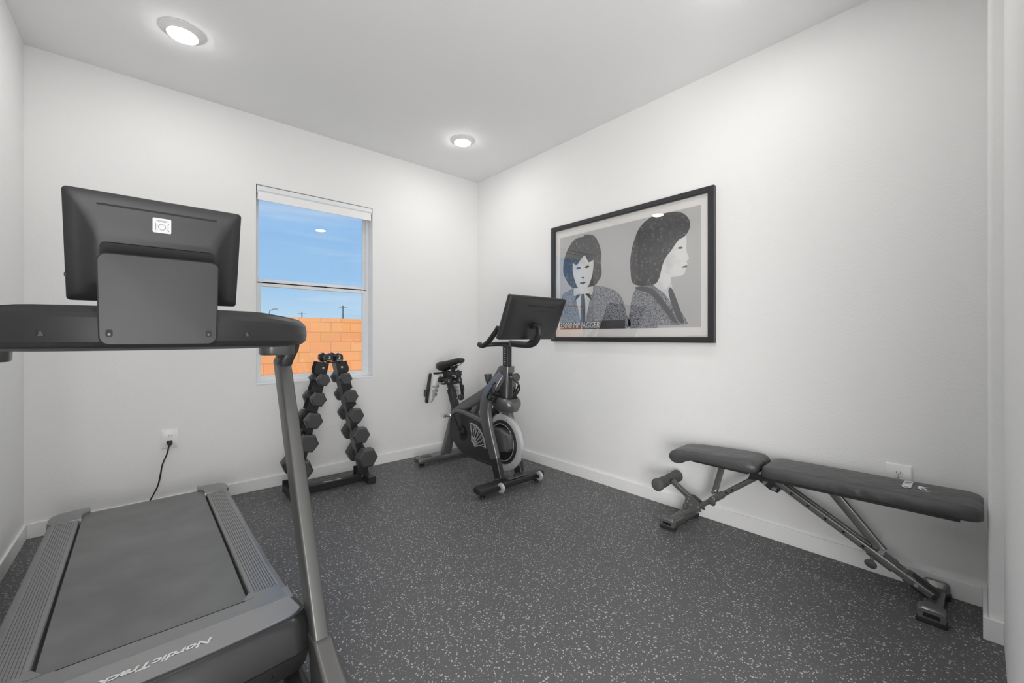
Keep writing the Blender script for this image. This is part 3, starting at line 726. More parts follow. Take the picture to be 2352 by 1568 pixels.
# ------------------------------------------------------------ dumbbell rack and dumbbells
RC, RY = 1.015, 3.20
def rack():
    t = thing('dumbbell_rack', 'black A-frame dumbbell rack standing below the window', 'dumbbell rack', (RC, RY, 0))
    for s in (-1, 1):
        a = Vector((RC + s*.026, 0, .925)); c = Vector((RC + s*.232, 0, .035)); d = (c-a).normalized(); n = Vector((s*abs(d.z), 0, abs(d.x)*1.0)); n = Vector((-d.z*s, 0, d.x*s)) if True else n
        if n.x*s < 0: n = -n
        Lg = (c-a).length
        b = NB()
        for y in (RY-.045, RY+.042):
            # flange with notches on the outer edge
            pts = [(0, 0), (0, .078), (.055, .083)]
            ks = [.13, .27, .415, .57, .745]
            for i, k in enumerate(ks):
                s0 = k*Lg*1.0
                pts += [(s0-.035, .075), (s0-.018, .040), (s0+.012, .036), (s0+.028, .070)]
            pts += [(Lg*.86, .075), (Lg*.93, .05), (Lg, .045), (Lg, 0)]
            P3 = [a + d*p + n*q for p, q in pts]
            ringloft(b, [[Vector((p.x, y, p.z)) for p in P3], [Vector((p.x, y+.003, p.z)) for p in P3]])
        obj('leg_flange', b, 'rack', t)
        b = NB()
        P4 = [a, c, c - n*.003, a - n*.003]
        ringloft(b, [[Vector((p.x, RY-.045, p.z)) for p in P4], [Vector((p.x, RY+.045, p.z)) for p in P4]]); obj('leg_web', b, 'rackweb', t)
        # foot
        fx = RC + s*.262
        b = NB(); box(b, fx-.028, fx+.028, 3.06, 3.335, 0.0, .052, .002); ft = obj('foot', b, 'rack', t)
        b = NB(); box(b, fx-.028-(.012 if s > 0 else 0), fx+.028+(.012 if s < 0 else 0), 3.335, 3.34, 0.0, .080, .001); obj('foot_tab', b, 'rack', ft)
        b = NB(); cyl(b, (RC+s*.066, RY-.050, .895), (0, 1, 0), .0085, .008, 16); obj('bolt', b, 'chrome', t)
        b = NB(); cyl(b, (fx-s*.036, RY-.030, .040), (1, 0, 0), .007, .014, 12); obj('bolt', b, 'chrome', t)
    b = NB(); box(b, RC-.234, RC+.234, RY-.032, RY+.025, .004, .050, .002); cb = obj('base_bar', b, 'rack', t)
    pf = plane_pt((RC+.012, RY-.002, .0503), (1, 0, 0), (0, 1, 0))
    b = NB(); slab(b, pf, rrect(.125, .020, .001), 0, .0006); lb = obj('name_plate', b, 'tape', cb, label='pale plate with dark lettering')
    b = text_bm('FITNESS', .018, lambda x, y, d: pf(x, y, .0008+d), .0003, 0, .0006, 1.25); obj('plate_lettering', b, 'slot', lb)
    b = NB()
    ringloft(b, [[Vector((x, y, z)) for x, z in ((RC-.075, .944), (RC-.03, .930), (RC+.03, .930), (RC+.075, .944), (RC+.075, .941), (RC+.03, .927), (RC-.03, .927), (RC-.075, .941))] for y in (RY-.055, RY+.055)])
    obj('top_cradle', b, 'rackweb', t)
rack()

def dumbbell(loc, R, L, Hd, rot, label, group, num=None):
    """hex heads of radius R (to a corner) and thickness Hd on a handle; total length L along y"""
    t = thing('dumbbell', label, 'dumbbell', loc, 0, group)
    c = Vector(loc)
    for s in (-1, 1):
        b = NB(); rg = []
        for d, k in ((L/2-Hd, .86), (L/2-Hd+.010, 1.0), (L/2-.013, 1.0), (L/2, .83)):
            rg.append([c + Vector((R*k*math.cos(rot+PI/3*i), s*d, R*k*math.sin(rot+PI/3*i))) for i in range(6)])
        ringloft(b, rg); h = obj('head', b, 'hex' if num is None else 'black', t, bevel=0.0015)
        if s < 0 and num:
            pf = plane_pt(c + Vector((0, -L/2-.0004, 0)), (1, 0, 0), (0, 0, 1))
            b = text_bm(num, R*.95, lambda x, y, d: pf(x, y+R*.12, d), .0005, 0, .0008); text_bm('POUNDS', R*.26, lambda x, y, d: pf(x, y-R*.52, d), .0005, bm=b)
            obj('weight_number', b, 'white', h, label='white number')
    b = NB(); lathe(b, c, (0, 1, 0), [(-L/2+Hd-.003, .013), (-L/2+Hd+.012, .0135), (0, .017), (L/2-Hd-.012, .0135), (L/2-Hd+.003, .013)], 16); obj('handle', b, 'chrome' if num is None else 'black', t, smooth=50)
names = ['topmost', 'second from the top', 'middle', 'second from the bottom', 'bottom and largest']
zs = [.812, .677, .530, .379, .203]; xo = [.078, .114, .148, .184, .231]
Rs = [.048, .055, .062, .068, .0775]; Ls = [.235, .250, .265, .280, .300]; Hs = [.055, .060, .066, .073, .083]
for i in range(5):
    for s, side in ((1, 'right'), (-1, 'left')):
        dumbbell((RC + s*xo[i], RY, zs[i]), Rs[i], Ls[i], Hs[i], (-0.05 if s > 0 else -0.17),
                 'black rubber hex dumbbell, %s on the %s leg of the rack' % (names[i], side), 'hex dumbbells on the rack legs')
for s, side in ((-1, 'left'), (1, 'right')):
    dumbbell((RC + s*.0345, RY, .9668), .0355, .185, .045, 0.45 if s < 0 else 0.62, 'small black dumbbell marked 3 on top of the rack, %s of the pair' % side, 'small dumbbells on top of the rack', '3')

# ------------------------------------------------------------ exercise bike
def bike():
    X = 2.03
    t = thing('exercise_bike', 'dark grey upright exercise bike with a large screen, in the far corner', 'exercise bike', (X, 2.75, 0))
    def O(n, b, m, p=None, **k): return obj(n, b, m, p or t, **k)
    def stab(name, y, x0, x1, z0, z1, d, m):
        b = NB(); c = [(q[0], (z0+z1)/2+q[1]) for q in rrect(d, z1-z0, .014, 4)]
        xs = [(x0, .80), (x0+.02, 1.0), (x1-.02, 1.0), (x1, .80)]
        ringloft(b, [[Vector((x, y+q[0]*k, (z0+z1)/2+(q[1]-(z0+z1)/2)*k)) for q in c] for x, k in xs])
        o = O(name, b, m, smooth=35)
        for xx in (x0+.05, x1-.05):
            b = NB(); lathe(b, (xx, y, 0), (0, 0, 1), [(0.0, .020), (.012, .021), (.016, .010), (z0+.004, .008)], 16); O('levelling_foot', b, 'rubber', o, smooth=40)
        return o
    fs = stab('front_stabilizer', 2.285, 1.690, 2.315, .034, .082, .092, 'black')
    for xx in (1.855, 2.235):
        b = NB(); lathe(b, (xx, 2.222, .060), (1, 0, 0), [(-.010, .028), (-.008, .034), (.008, .034), (.010, .028)], 24); w_ = O('transport_wheel', b, 'silver', fs, smooth=35)
        b = NB(); cyl(b, (xx-.016, 2.222, .060), (1, 0, 0), .014, .008, 16); O('wheel_hub', b, 'black', w_)
    b = NB(); box(b, 1.95, 2.12, 2.245, 2.325, .086, .094, .003); O('base_plate', b, 'bikegrey', fs)
    rs = stab('rear_stabilizer', 3.215, 1.735, 2.345, .026, .070, .105, 'bikegrey')
    b = NB(); pf = plane_pt((1.83, 3.215, .0702), (1, 0, 0), (0, 1, 0)); slab(b, pf, rrect(.09, .05, .004), 0, .002); O('foot_pad', b, 'char', rs)
    # fork legs
    for s in (-1, 1):
        pth = smooth_path([(X+s*.100, 2.330, .085), (X+s*.104, 2.385, .25), (X+s*.107, 2.455, .43), (X+s*.105, 2.487, .56), (X+s*.098, 2.470, .66), (X+s*.075, 2.420, .755), (X+s*.030, 2.375, .835)], 6)
        n = len(pth); sc = [(1.0 if i > n*0.5 else .88+.12*i/(n*.5), .72 + .33*min(1, i/(n*.55)) - 2.2*max(0, (i/n-.8))) for i in range(n)]
        b = NB(); sweep(b, pth, rrect(.050, .108, .016, 4), (0, 1, 0.0), sc); lg = O('fork_leg', b, 'bikegrey', smooth=40)
        b = NB(); sweep(b, pth[:6], rrect(.052, .112, .016, 4), (0, 1, 0.0), sc[:6]); O('leg_boot', b, 'black', lg, smooth=40)
    # flywheel
    fw = Vector((X, 2.402, .322))
    b = NB(); lathe(b, fw, (-1, 0, 0), [(-.016, .150), (-.016, .208), (-.012, .213), (.012, .213), (.016, .208), (.016, .168), (.010, .163)], 64, False)
    fl = O('flywheel', b, 'silver', smooth=40)
    b = NB(); lathe(b, fw, (-1, 0, 0), [(-.015, .165), (.012, .164), (.020, .160), (.020, .140), (.014, .136), (-.005, .12), (-.012, .05)], 56); O('wheel_rim', b, 'black', fl, smooth=30)
    b = NB(); lathe(b, fw, (-1, 0, 0), [(.0195, .141), (.0215, .141), (.0215, .136), (.0195, .136)], 56, False); O('rim_ring', b, 'silver', fl)
    for k in range(8):
        a = 2*PI*k/8+.3; b = NB(); cyl(b, fw + Vector((-.017, .178*math.cos(a), .178*math.sin(a))), (1, 0, 0), .0035, .004, 8); O('rim_bolt', b, 'chrome', fl)
    b = NB()
    oc = [(2.47, .385), (2.455, .43), (2.38, .435), (2.285, .405), (2.268, .38), (2.272, .30), (2.30, .27), (2.38, .262), (2.46, .29)]
    cc = Vector((0, 2.37, .345))
    ringloft(b, [[Vector((X-.005, y, z)) for y, z in oc], [Vector((X-.052, y, z)) for y, z in oc], [Vector((X-.060, cc.y+(y-cc.y)*.82, cc.z+(z-cc.z)*.82)) for y, z in oc]])
    mo = O('motor_housing', b, 'bikegrey', smooth=20)
    for yy, zz in ((2.40, .405), (2.37, .275), (2.30, .39)):
        b = NB(); cyl(b, (X-.058, yy, zz), (1, 0, 0), .004, .006, 8); O('housing_screw', b, 'black', mo)
    # drive cover
    sh = [(3.075, .31), (3.068, .40), (3.03, .462), (2.97, .488), (2.88, .487), (2.72, .468), (2.58, .440), (2.48, .40), (2.44, .34), (2.44, .22), (2.47, .135), (2.60, .125), (2.80, .130), (2.90, .150), (2.98, .19), (3.045, .245)]
    shs = [(p.y, p.z) for p in smooth_path([(0, y, z) for y, z in sh+[sh[0]]], 4)[:-1]]
    cy_, cz_ = 2.76, .31
    def sc_(k): return [(cy_+(y-cy_)*k, cz_+(z-cz_)*k) for y, z in shs]
    b = NB(); ringloft(b, [[Vector((X+.045, y, z)) for y, z in sc_(.96)], [Vector((X+.038, y, z)) for y, z in shs], [Vector((X-.048, y, z)) for y, z in shs], [Vector((X-.055, y, z)) for y, z in sc_(.975)], [Vector((X-.055, y, z)) for y, z in sc_(.93)], [Vector((X-.051, y, z)) for y, z in sc_(.915)]])
    dc = O('drive_cover', b, 'char', smooth=30)
    b = NB()
    up = [(3.055, .435), (3.03, .462), (2.97, .490), (2.88, .4895), (2.72, .4705), (2.58, .4425), (2.48, .402), (2.455, .37)]
    tube(b, [(X-.01, y, z) for y, z in up], .010, 8, 5, up=(1, 0, 0)); 
    b.free(); b = NB()
    pth = smooth_path([(X-.006, y, z-.002) for y, z in up], 5)
    sweep(b, pth, rrect(.040, .10, .012, 3)[:], (1, 0, 0)); O('cover_top_band', b, 'bikegrey', dc, smooth=35)
    b = NB(); lathe(b, (X-.0515, 2.873, .318), (-1, 0, 0), [(-.03, .062), (0.0, .066), (.0015, .064)], 32); O('crank_recess', b, 'slot', dc)
    b = NB(); lathe(b, (X-.0525, 2.90, .325), (-1, 0, 0), [(-.03, .05), (.004, .05), (.010, .042)], 28); O('crank_hub_cover', b, 'black', dc, smooth=30)
    # wheel-spoke decal
    b = NB(); xx = X-.0556; cd = (2.735, .235)
    def strip(p, q, w_):
        p = Vector((xx, *p)); q = Vector((xx, *q)); d = (q-p).normalized(); n = Vector((0, -d.z, d.y))*w_/2
        ringloft(b, [[p-n, p+n, q+n, q-n], [v+Vector((.003, 0, 0)) for v in (p-n, p+n, q+n, q-n)]])
    def pol(R, a): return (cd[0]-R*math.cos(a), cd[1]+R*math.sin(a))
    NN = 14
    for R0, w_ in ((.180, .008), (.168, .003)):
        for k in range(NN):
            a0 = math.radians(4+96*k/NN); a1 = math.radians(4+96*(k+1)/NN+.5); strip(pol(R0, a0), pol(R0, a1), w_)
    for k in range(7):
        a0 = math.radians(8+14*k)
        strip(pol(.035, a0+.25), pol(.165, a0), .004); strip(pol(.035, a0-.25), pol(.165, a0+.12), .004)
    for k in range(6): strip(pol(.032, math.radians(5+16*k)), pol(.032, math.radians(22+16*k)), .012)
    O('spoke_decal', b, 'silver', dc, label='silver wheel-spoke decal')
    # cranks and pedals
    for s, (py, pz) in ((-1, (2.965, .462)), (1, (2.80, .19))):
        b = NB(); x0 = X+s*.085
        sweep(b, [(x0-s*.005, 2.873, .318), (x0+s*.010, py, pz)], rrect(.020, .028, .006), (1, 0, 0)); cyl(b, (x0-s*.012, 2.873, .318), (1, 0, 0), .022, .045, 16)
        ck = O('crank_arm', b, 'black' if s < 0 else 'bikegrey', smooth=40)
        b = NB(); cyl(b, (x0+s*.03, py, pz), (1, 0, 0), .008, .05, 10); O('pedal_axle', b, 'chrome', ck)
        b = NB(); xc = x0+s*.075
        box(b, xc-.028, xc+.028, py-.034, py+.034, pz-.010, pz+.010, .006)
        box(b, xc-.034, xc-.026, py-.042, py+.036, pz-.014, pz+.016, .004); box(b, xc+.026, xc+.034, py-.042, py+.036, pz-.014, pz+.016, .004)
        cyl(b, (xc, py, pz), (1, 0, 0), .015, .07, 12)
        O('pedal', b, 'chrome' if s < 0 else 'black', ck, smooth=35)
    # rear leg and seat tube
    b = NB(); sweep(b, [(X, 3.065, .47), (X, 3.13, .30), (X, 3.215, .065)], rrect(.075, .085, .025, 4), (0, 1, 0), [.85, .9, 1.05]); O('rear_leg', b, 'bikegrey', smooth=40)
    b = NB(); sweep(b, [(X, 3.130, .655), (X, 3.035, .45)], rrect(.056, .066, .010, 3), (0, 1, 0)); O('seat_tube', b, 'black', smooth=35)
    b = NB(); sweep(b, [(X, 3.192, .79), (X, 3.120, .64)], rrect(.040, .048, .006, 3), (0, 1, 0)); sp_ = O('seat_post', b, 'char', smooth=35)
    b = NB()
    for k in range(7):
        z = .665+.017*k; y = 3.132+(z-.665)*.48; box(b, X-.0208, X-.0202, y-.006, y+.010, z, z+.004)
    O('height_marks', b, 'greyprint', sp_)
    b = NB(); cyl(b, (X, 3.005, .592), (0, 1, -.4), .009, .05, 12); O('knob_stem', b, 'alu')
    b = NB(); lathe(b, (X, 2.975, .598), (0, 1, -.2), [(-.016, .020), (-.012, .026), (.008, .026), (.014, .020)], 22); O('seat_post_knob', b, 'char', smooth=35)
    # saddle carriage and saddle
    b = NB(); box(b, X-.022, X+.022, 3.03, 3.25, .784, .812, .005); ca = O('saddle_carriage', b, 'black')
    b = NB(); lathe(b, (X+.0, 3.01, .795), (0, 1, 0), [(-.010, .024), (-.006, .028), (.006, .028), (.012, .014), (.03, .012)], 20); O('carriage_knob', b, 'black', ca, smooth=35)
    b = NB(); sweep(b, [(X, 3.10, .81), (X, 3.095, .835), (X, 3.08, .865)], rrect(.03, .036, .006), (0, 1, 0)); cyl(b, (X, 3.085, .853), (1, 0, 0), .014, .06, 12); O('saddle_clamp', b, 'black', smooth=35)
    b = NB()
    prof = [(2.948, .018, .926, .024), (2.958, .028, .936, .034), (2.99, .034, .940, .042), (3.04, .038, .934, .046), (3.10, .050, .920, .058), (3.16, .068, .910, .070), (3.22, .080, .902, .080), (3.265, .078, .896, .078), (3.292, .058, .888, .060), (3.302, .028, .878, .030)]
    rg = []
    for y, hw, zt, th in prof:
        r_ = []
        for i in range(20):
            a = 2*PI*i/20; cx_, sz = math.cos(a), math.sin(a)
            z = zt - th*.5 + (th*.5*sz if sz > 0 else th*.62*sz)
            r_.append(Vector((X + hw*math.copysign(abs(cx_)**.75, cx_), y, z)))
        rg.append(r_)
    ringloft(b, rg); O('saddle', b, 'black', smooth=60)
    for s in (-1, 1):
        b = NB(); tube(b, [(X+s*.015, 2.975, .895), (X+s*.022, 3.05, .866), (X+s*.022, 3.16, .862), (X+s*.05, 3.26, .87)], .0035, 8, 4); O('saddle_rail', b, 'chrome', smooth=50)
    # accessory cradle behind the seat
    b = NB(); box(b, X-.115, X+.185, 3.228, 3.244, .786, .802, .003); box(b, X-.085, X+.085, 3.125, 3.175, .698, .708, .003); box(b, X-.022, X+.022, 3.15, 3.23, .706, .795, .004); O('weight_cradle', b, 'black')
    # main beam
    b = NB()
    bp_ = smooth_path([(X, 3.03, .462), (X, 2.90, .530), (X, 2.75, .598), (X, 2.62, .660), (X, 2.52, .720), (X, 2.44, .795), (X, 2.385, .86)], 5)
    n = len(bp_); sc = [(1.0, .85+.45*min(1, (i/n)*1.3)) for i in range(n)]
    sweep(b, bp_, rrect(.080, .088, .022, 4), (0, 0, 1), sc); O('main_beam', b, 'bikegrey', smooth=40)
    b = NB(); sweep(b, [(X, 2.80, .47), (X, 2.70, .60)], rrect(.05, .055, .01), (0, 1, 0)); O('beam_strut', b, 'bikegrey', smooth=35)
    b = NB(); sweep(b, [(X, 2.60, .44), (X, 2.42, .62)], rrect(.06, .05, .012), (0, 1, 0)); O('lower_strut', b, 'black', smooth=35)
    # head tube and handlebar post
    b = NB(); sweep(b, [(X, 2.375, .64), (X, 2.362, .895)], rrect(.072, .090, .018, 4), (0, 1, 0)); ht = O('head_tube', b, 'bikegrey', smooth=40)
    b = NB(); sweep(b, [(X, 2.3615, .856), (X, 2.360, .900)], rrect(.079, .098, .018, 4), (0, 1, 0)); O('tube_collar', b, 'bikegrey', ht, smooth=40)
    b = NB(); box(b, X-.014, X+.014, 2.318, 2.322, .64, .895, .002)
    O('front_rib', b, 'char', ht)
    b = NB(); sweep(b, [(X, 2.361, .88), (X, 2.360, 1.058)], rrect(.046, .060, .008, 3), (0, 1, 0)); hp = O('handlebar_post', b, 'char', smooth=35)
    b = NB()
    for k in range(8):
        z = .915+.016*k; box(b, X-.0238, X-.0232, 2.352, 2.368 if k % 2 else 2.362, z, z+.005)
    O('height_marks', b, 'greyprint', hp)
    b = NB(); cyl(b, (X, 2.30, .820), (0, 1, 0), .010, .06, 12); O('knob_stem', b, 'chrome')
    b = NB(); lathe(b, (X, 2.262, .822), (0, 1, 0), [(-.016, .025), (-.012, .031), (.008, .031), (.014, .022)], 24); O('post_knob', b, 'steel', smooth=35)
    # tray below the head
    b = NB()
    rg = [[Vector((X+q[0], yc+q[1], z + (q[1]*sl))) for q in rrect(w_, d_, r_, 6)] for z, yc, w_, d_, r_, sl in ((.548, 2.375, .07, .11, .03, 0), (.575, 2.375, .13, .20, .05, .1), (.625, 2.378, .16, .245, .06, .12), (.665, 2.39, .165, .25, .06, .18), (.680, 2.40, .15, .225, .055, .2), (.655, 2.40, .13, .20, .05, .15))]
    ringloft(b, rg); O('front_tray', b, 'bikegrey', smooth=45)
    # bottle cages
    for s in (-1, 1):
        cx_ = X+s*.095
        b = NB(); ax = Vector((0, -.62, .78)).normalized(); c0 = Vector((cx_, 2.435, .655)); sx = Vector((1, 0, 0)); sy = ax.cross(sx)
        def P(k, a, R=.037): return c0 + ax*k + sx*(R*math.cos(a)) + sy*(R*math.sin(a))
        for k in (.0, .055, .105):
            rr_ = [P(k, PI*2*i/20) for i in range(20)]
            if k == .105: rr_ = [P(k+.02*math.sin(PI*2*i/20), PI*2*i/20) for i in range(20)]
            rr_.append(rr_[0]); sweep(b, rr_, circ(.0075, 6), ax)
        for i in range(5): tube(b, [P(-.004, 2*PI*i/5, .02), P(.01, 2*PI*i/5), P(.105, 2*PI*i/5+.2)], .0075, 6)
        ringloft(b, [[P(-.006, 2*PI*i/16, .030) for i in range(16)], [P(.002, 2*PI*i/16, .036) for i in range(16)]])
        O('bottle_cage', b, 'rack', smooth=50)
    # resistance knob
    b = NB(); cyl(b, (X, 2.583, .715), (0, .10, 1), .017, .10, 16); rk = O('resistance_shaft', b, 'char', smooth=40)
    b = NB(); lathe(b, (X, 2.588, .790), (0, .08, 1), [(-.030, .021), (-.028, .023), (.026, .034), (.034, .033), (.036, .026)], 12); O('resistance_knob', b, 'steel', rk)
    # handlebars
    b = NB(); box(b, X-.028, X+.028, 2.30, 2.41, 1.045, 1.085, .010); O('bar_clamp', b, 'bikegrey')
    for s in (-1, 1):
        b = NB(); tube(b, [(X+s*.01, 2.33, 1.068), (X+s*.10, 2.325, 1.068), (X+s*.165, 2.35, 1.066), (X+s*.205, 2.39, 1.060)], .017, 14, 6); O('handlebar', b, 'char', smooth=60)
        b = NB(); tube(b, [(X+s*.180, 2.462, 1.066), (X+s*.195, 2.445, 1.062), (X+s*.208, 2.39, 1.056), (X+s*.212, 2.33, 1.078), (X+s*.213, 2.275, 1.120), (X+s*.213, 2.225, 1.165), (X+s*.213, 2.205, 1.185)], .0185, 14, 6, scales=None); O('hand_grip', b, 'rubber', smooth=60)
    # screen arm
    b = NB(); tube(b, [(X, 2.33, 1.072), (X, 2.22, 1.066), (X, 2.13, 1.064), (X, 2.065, 1.080), (X, 2.028, 1.125), (X, 2.018, 1.165), (X, 2.030, 1.190)], .024, 16, 6, ry=.019, up=(1, 0, 0)); ar = O('screen_arm', b, 'char', smooth=60)
    b = NB(); cyl(b, (X, 2.043, 1.196), (1, 0, 0), .016, .072, 18); O('hinge', b, 'black', ar, smooth=40)
    b = NB(); box(b, X-.028, X+.028, 2.043, 2.085, 1.178, 1.206, .004); O('hinge_block', b, 'slot', ar)
    # monitor
    o0 = Vector((2.029, 2.067, 1.243)); u = Vector((0, -.13, .296)).normalized(); r = Vector((1, 0, 0)); nn = r.cross(u)
    pf = lambda a, c, d=0.0: o0 + r*a + u*c + nn*d
    W_, H_ = .545, .318
    def rg(w_, h_, r_, d, dc=0.0): return [pf(a, c+dc, d) for a, c in rrect(w_, h_, r_, 5)]
    b = NB(); ringloft(b, [rg(W_-.004, H_-.004, .008, -.034), rg(W_, H_, .009, -.031), rg(W_, H_, .009, -.008), rg(W_-.006, H_-.006, .008, -.004), rg(W_-.05, H_-.03, .014, .003), rg(W_-.12, H_-.07, .02, .009)])
    mo_ = O('monitor', b, 'char', smooth=50)
    b = NB(); slab(b, pf, [(a+.035, c+.100) for a, c in rrect(.285, .006, .002)], .0055, .0098); O('vent_slot', b, 'slot', mo_)
    b = NB(); slab(b, pf, rrect(W_-.02, H_-.02, .006), -.0345, -.0335); O('screen', b, 'slot', mo_)
    b = NB(); slab(b, pf, [(a+.03, c+.005) for a, c in rrect(.11, .075, .01)], .0085, .0096); O('service_panel', b, 'char', mo_)
    b = text_bm('NORDICTRACK', .022, lambda x, y, d: pf(x+.03, y+.067, .0092+d), .0004); O('embossed_lettering', b, 'black', mo_)
bike()

def shoe(loc, s, label, yaw, tilt):
    """cycling shoe hanging toe down; sole turned to -x (s=1) before yaw"""
    t = thing('cycling_shoe', label, 'shoe', loc, yaw, 'pair of white cycling shoes hung on the bike')
    t.rotation_euler = (0, tilt, yaw); t.scale = (1.28, 1.2, 1.0)
    c = Vector(loc)
    st = [(.000, .030, .022, 0), (.008, .040, .036, 0), (.05, .043, .050, 0), (.10, .046, .052, .002), (.15, .045, .062, .004), (.19, .038, .074, .006), (.23, .034, .080, .008), (.252, .030, .070, .010), (.262, .018, .045, .012)]
    b = NB(); rg = []
    for h_, hw, th, bk in st:
        r_ = []
        for i in range(18):
            a = 2*PI*i/18
            x = th*(0.5+0.5*math.cos(a)); y = hw*math.sin(a)*(1.0 if math.cos(a) < 0.3 else .8)
            r_.append(c + Vector((x+bk, y, h_)))
        rg.append(r_)
    ringloft(b, rg); up = obj('upper', b, 'shoe', t, smooth=60)
    b = NB(); rg = [[c + Vector((-.004 + q[0] + bk, q[1], h_)) for q in rrect(.016, 2*hw*1.02, .006, 3)] for h_, hw, th, bk in st]
    ringloft(b, rg); so = obj('sole', b, 'rubber', t, smooth=50)
    b = NB(); box(b, c.x-.026, c.x-.008, c.y-.018, c.y+.018, c.z+.055, c.z+.115, .005); obj('cleat', b, 'char', so)
    for k, h_ in enumerate((.075, .110, .150)):
        b = NB(); rg = []
        for dz in (-.010, .010):
            th = .054+.0; r_ = []
            for i in range(13):
                a = -PI/2*1.15 + PI*1.15*i/12
                r_.append(c + Vector(((.027+(.030+k*.004)*math.cos(a))*1.02+.004, .049*math.sin(a), h_+dz)))
            rg.append(r_)
        for r_ in rg:
            pass
        out = [p + Vector(((p.x-c.x-.02)*.06, (p.y-c.y)*.06, 0)) for p in rg[0]]; out1 = [p + Vector(((p.x-c.x-.02)*.06, (p.y-c.y)*.06, 0)) for p in rg[1]]
        v = [[b.verts.new(p) for p in q] for q in (rg[0], out, out1, rg[1])]
        for i in range(12):
            for q in range(4): b.faces.new((v[q][i], v[q][i+1], v[(q+1) % 4][i+1], v[(q+1) % 4][i]))
        b.faces.new([v[q][0] for q in range(4)]); b.faces.new([v[q][12] for q in range(4)])
        obj('strap', b, 'shoegrey', up)
shoe((1.880, 3.292, .530), 1, 'white cycling shoe with black sole facing left, hanging left of the seat post', -0.42, 0.08)
shoe((2.245, 3.285, .545), 1, 'white cycling shoe hanging right of the seat post, toe down', PI-0.30, 0.10)
for x, side in ((1.972, 'left'), (2.086, 'right')):
    t = thing('dumbbell', 'tiny black round-ended dumbbell under the bike saddle, %s of the pair' % side, 'dumbbell', (x, 3.15, .735), 0, 'small dumbbells in the bike cradle')
    for s in (-1, 1):
        b = NB(); lathe(b, (x, 3.15+s*.055, .735), (0, s, 0), [(-.020, .024), (-.016, .027), (.014, .027), (.018, .023)], 22); h = obj('head', b, 'char', t, smooth=35)
        if s < 0:
            pf = plane_pt((x, 3.15-.0735, .735), (1, 0, 0), (0, 0, 1)); b = text_bm('3', .030, pf, .0005, 0, .0006); obj('weight_number', b, 'white', h, label='white number')
    b = NB(); cyl(b, (x, 3.15, .735), (0, 1, 0), .012, .08, 12); obj('handle', b, 'char', t, smooth=40)

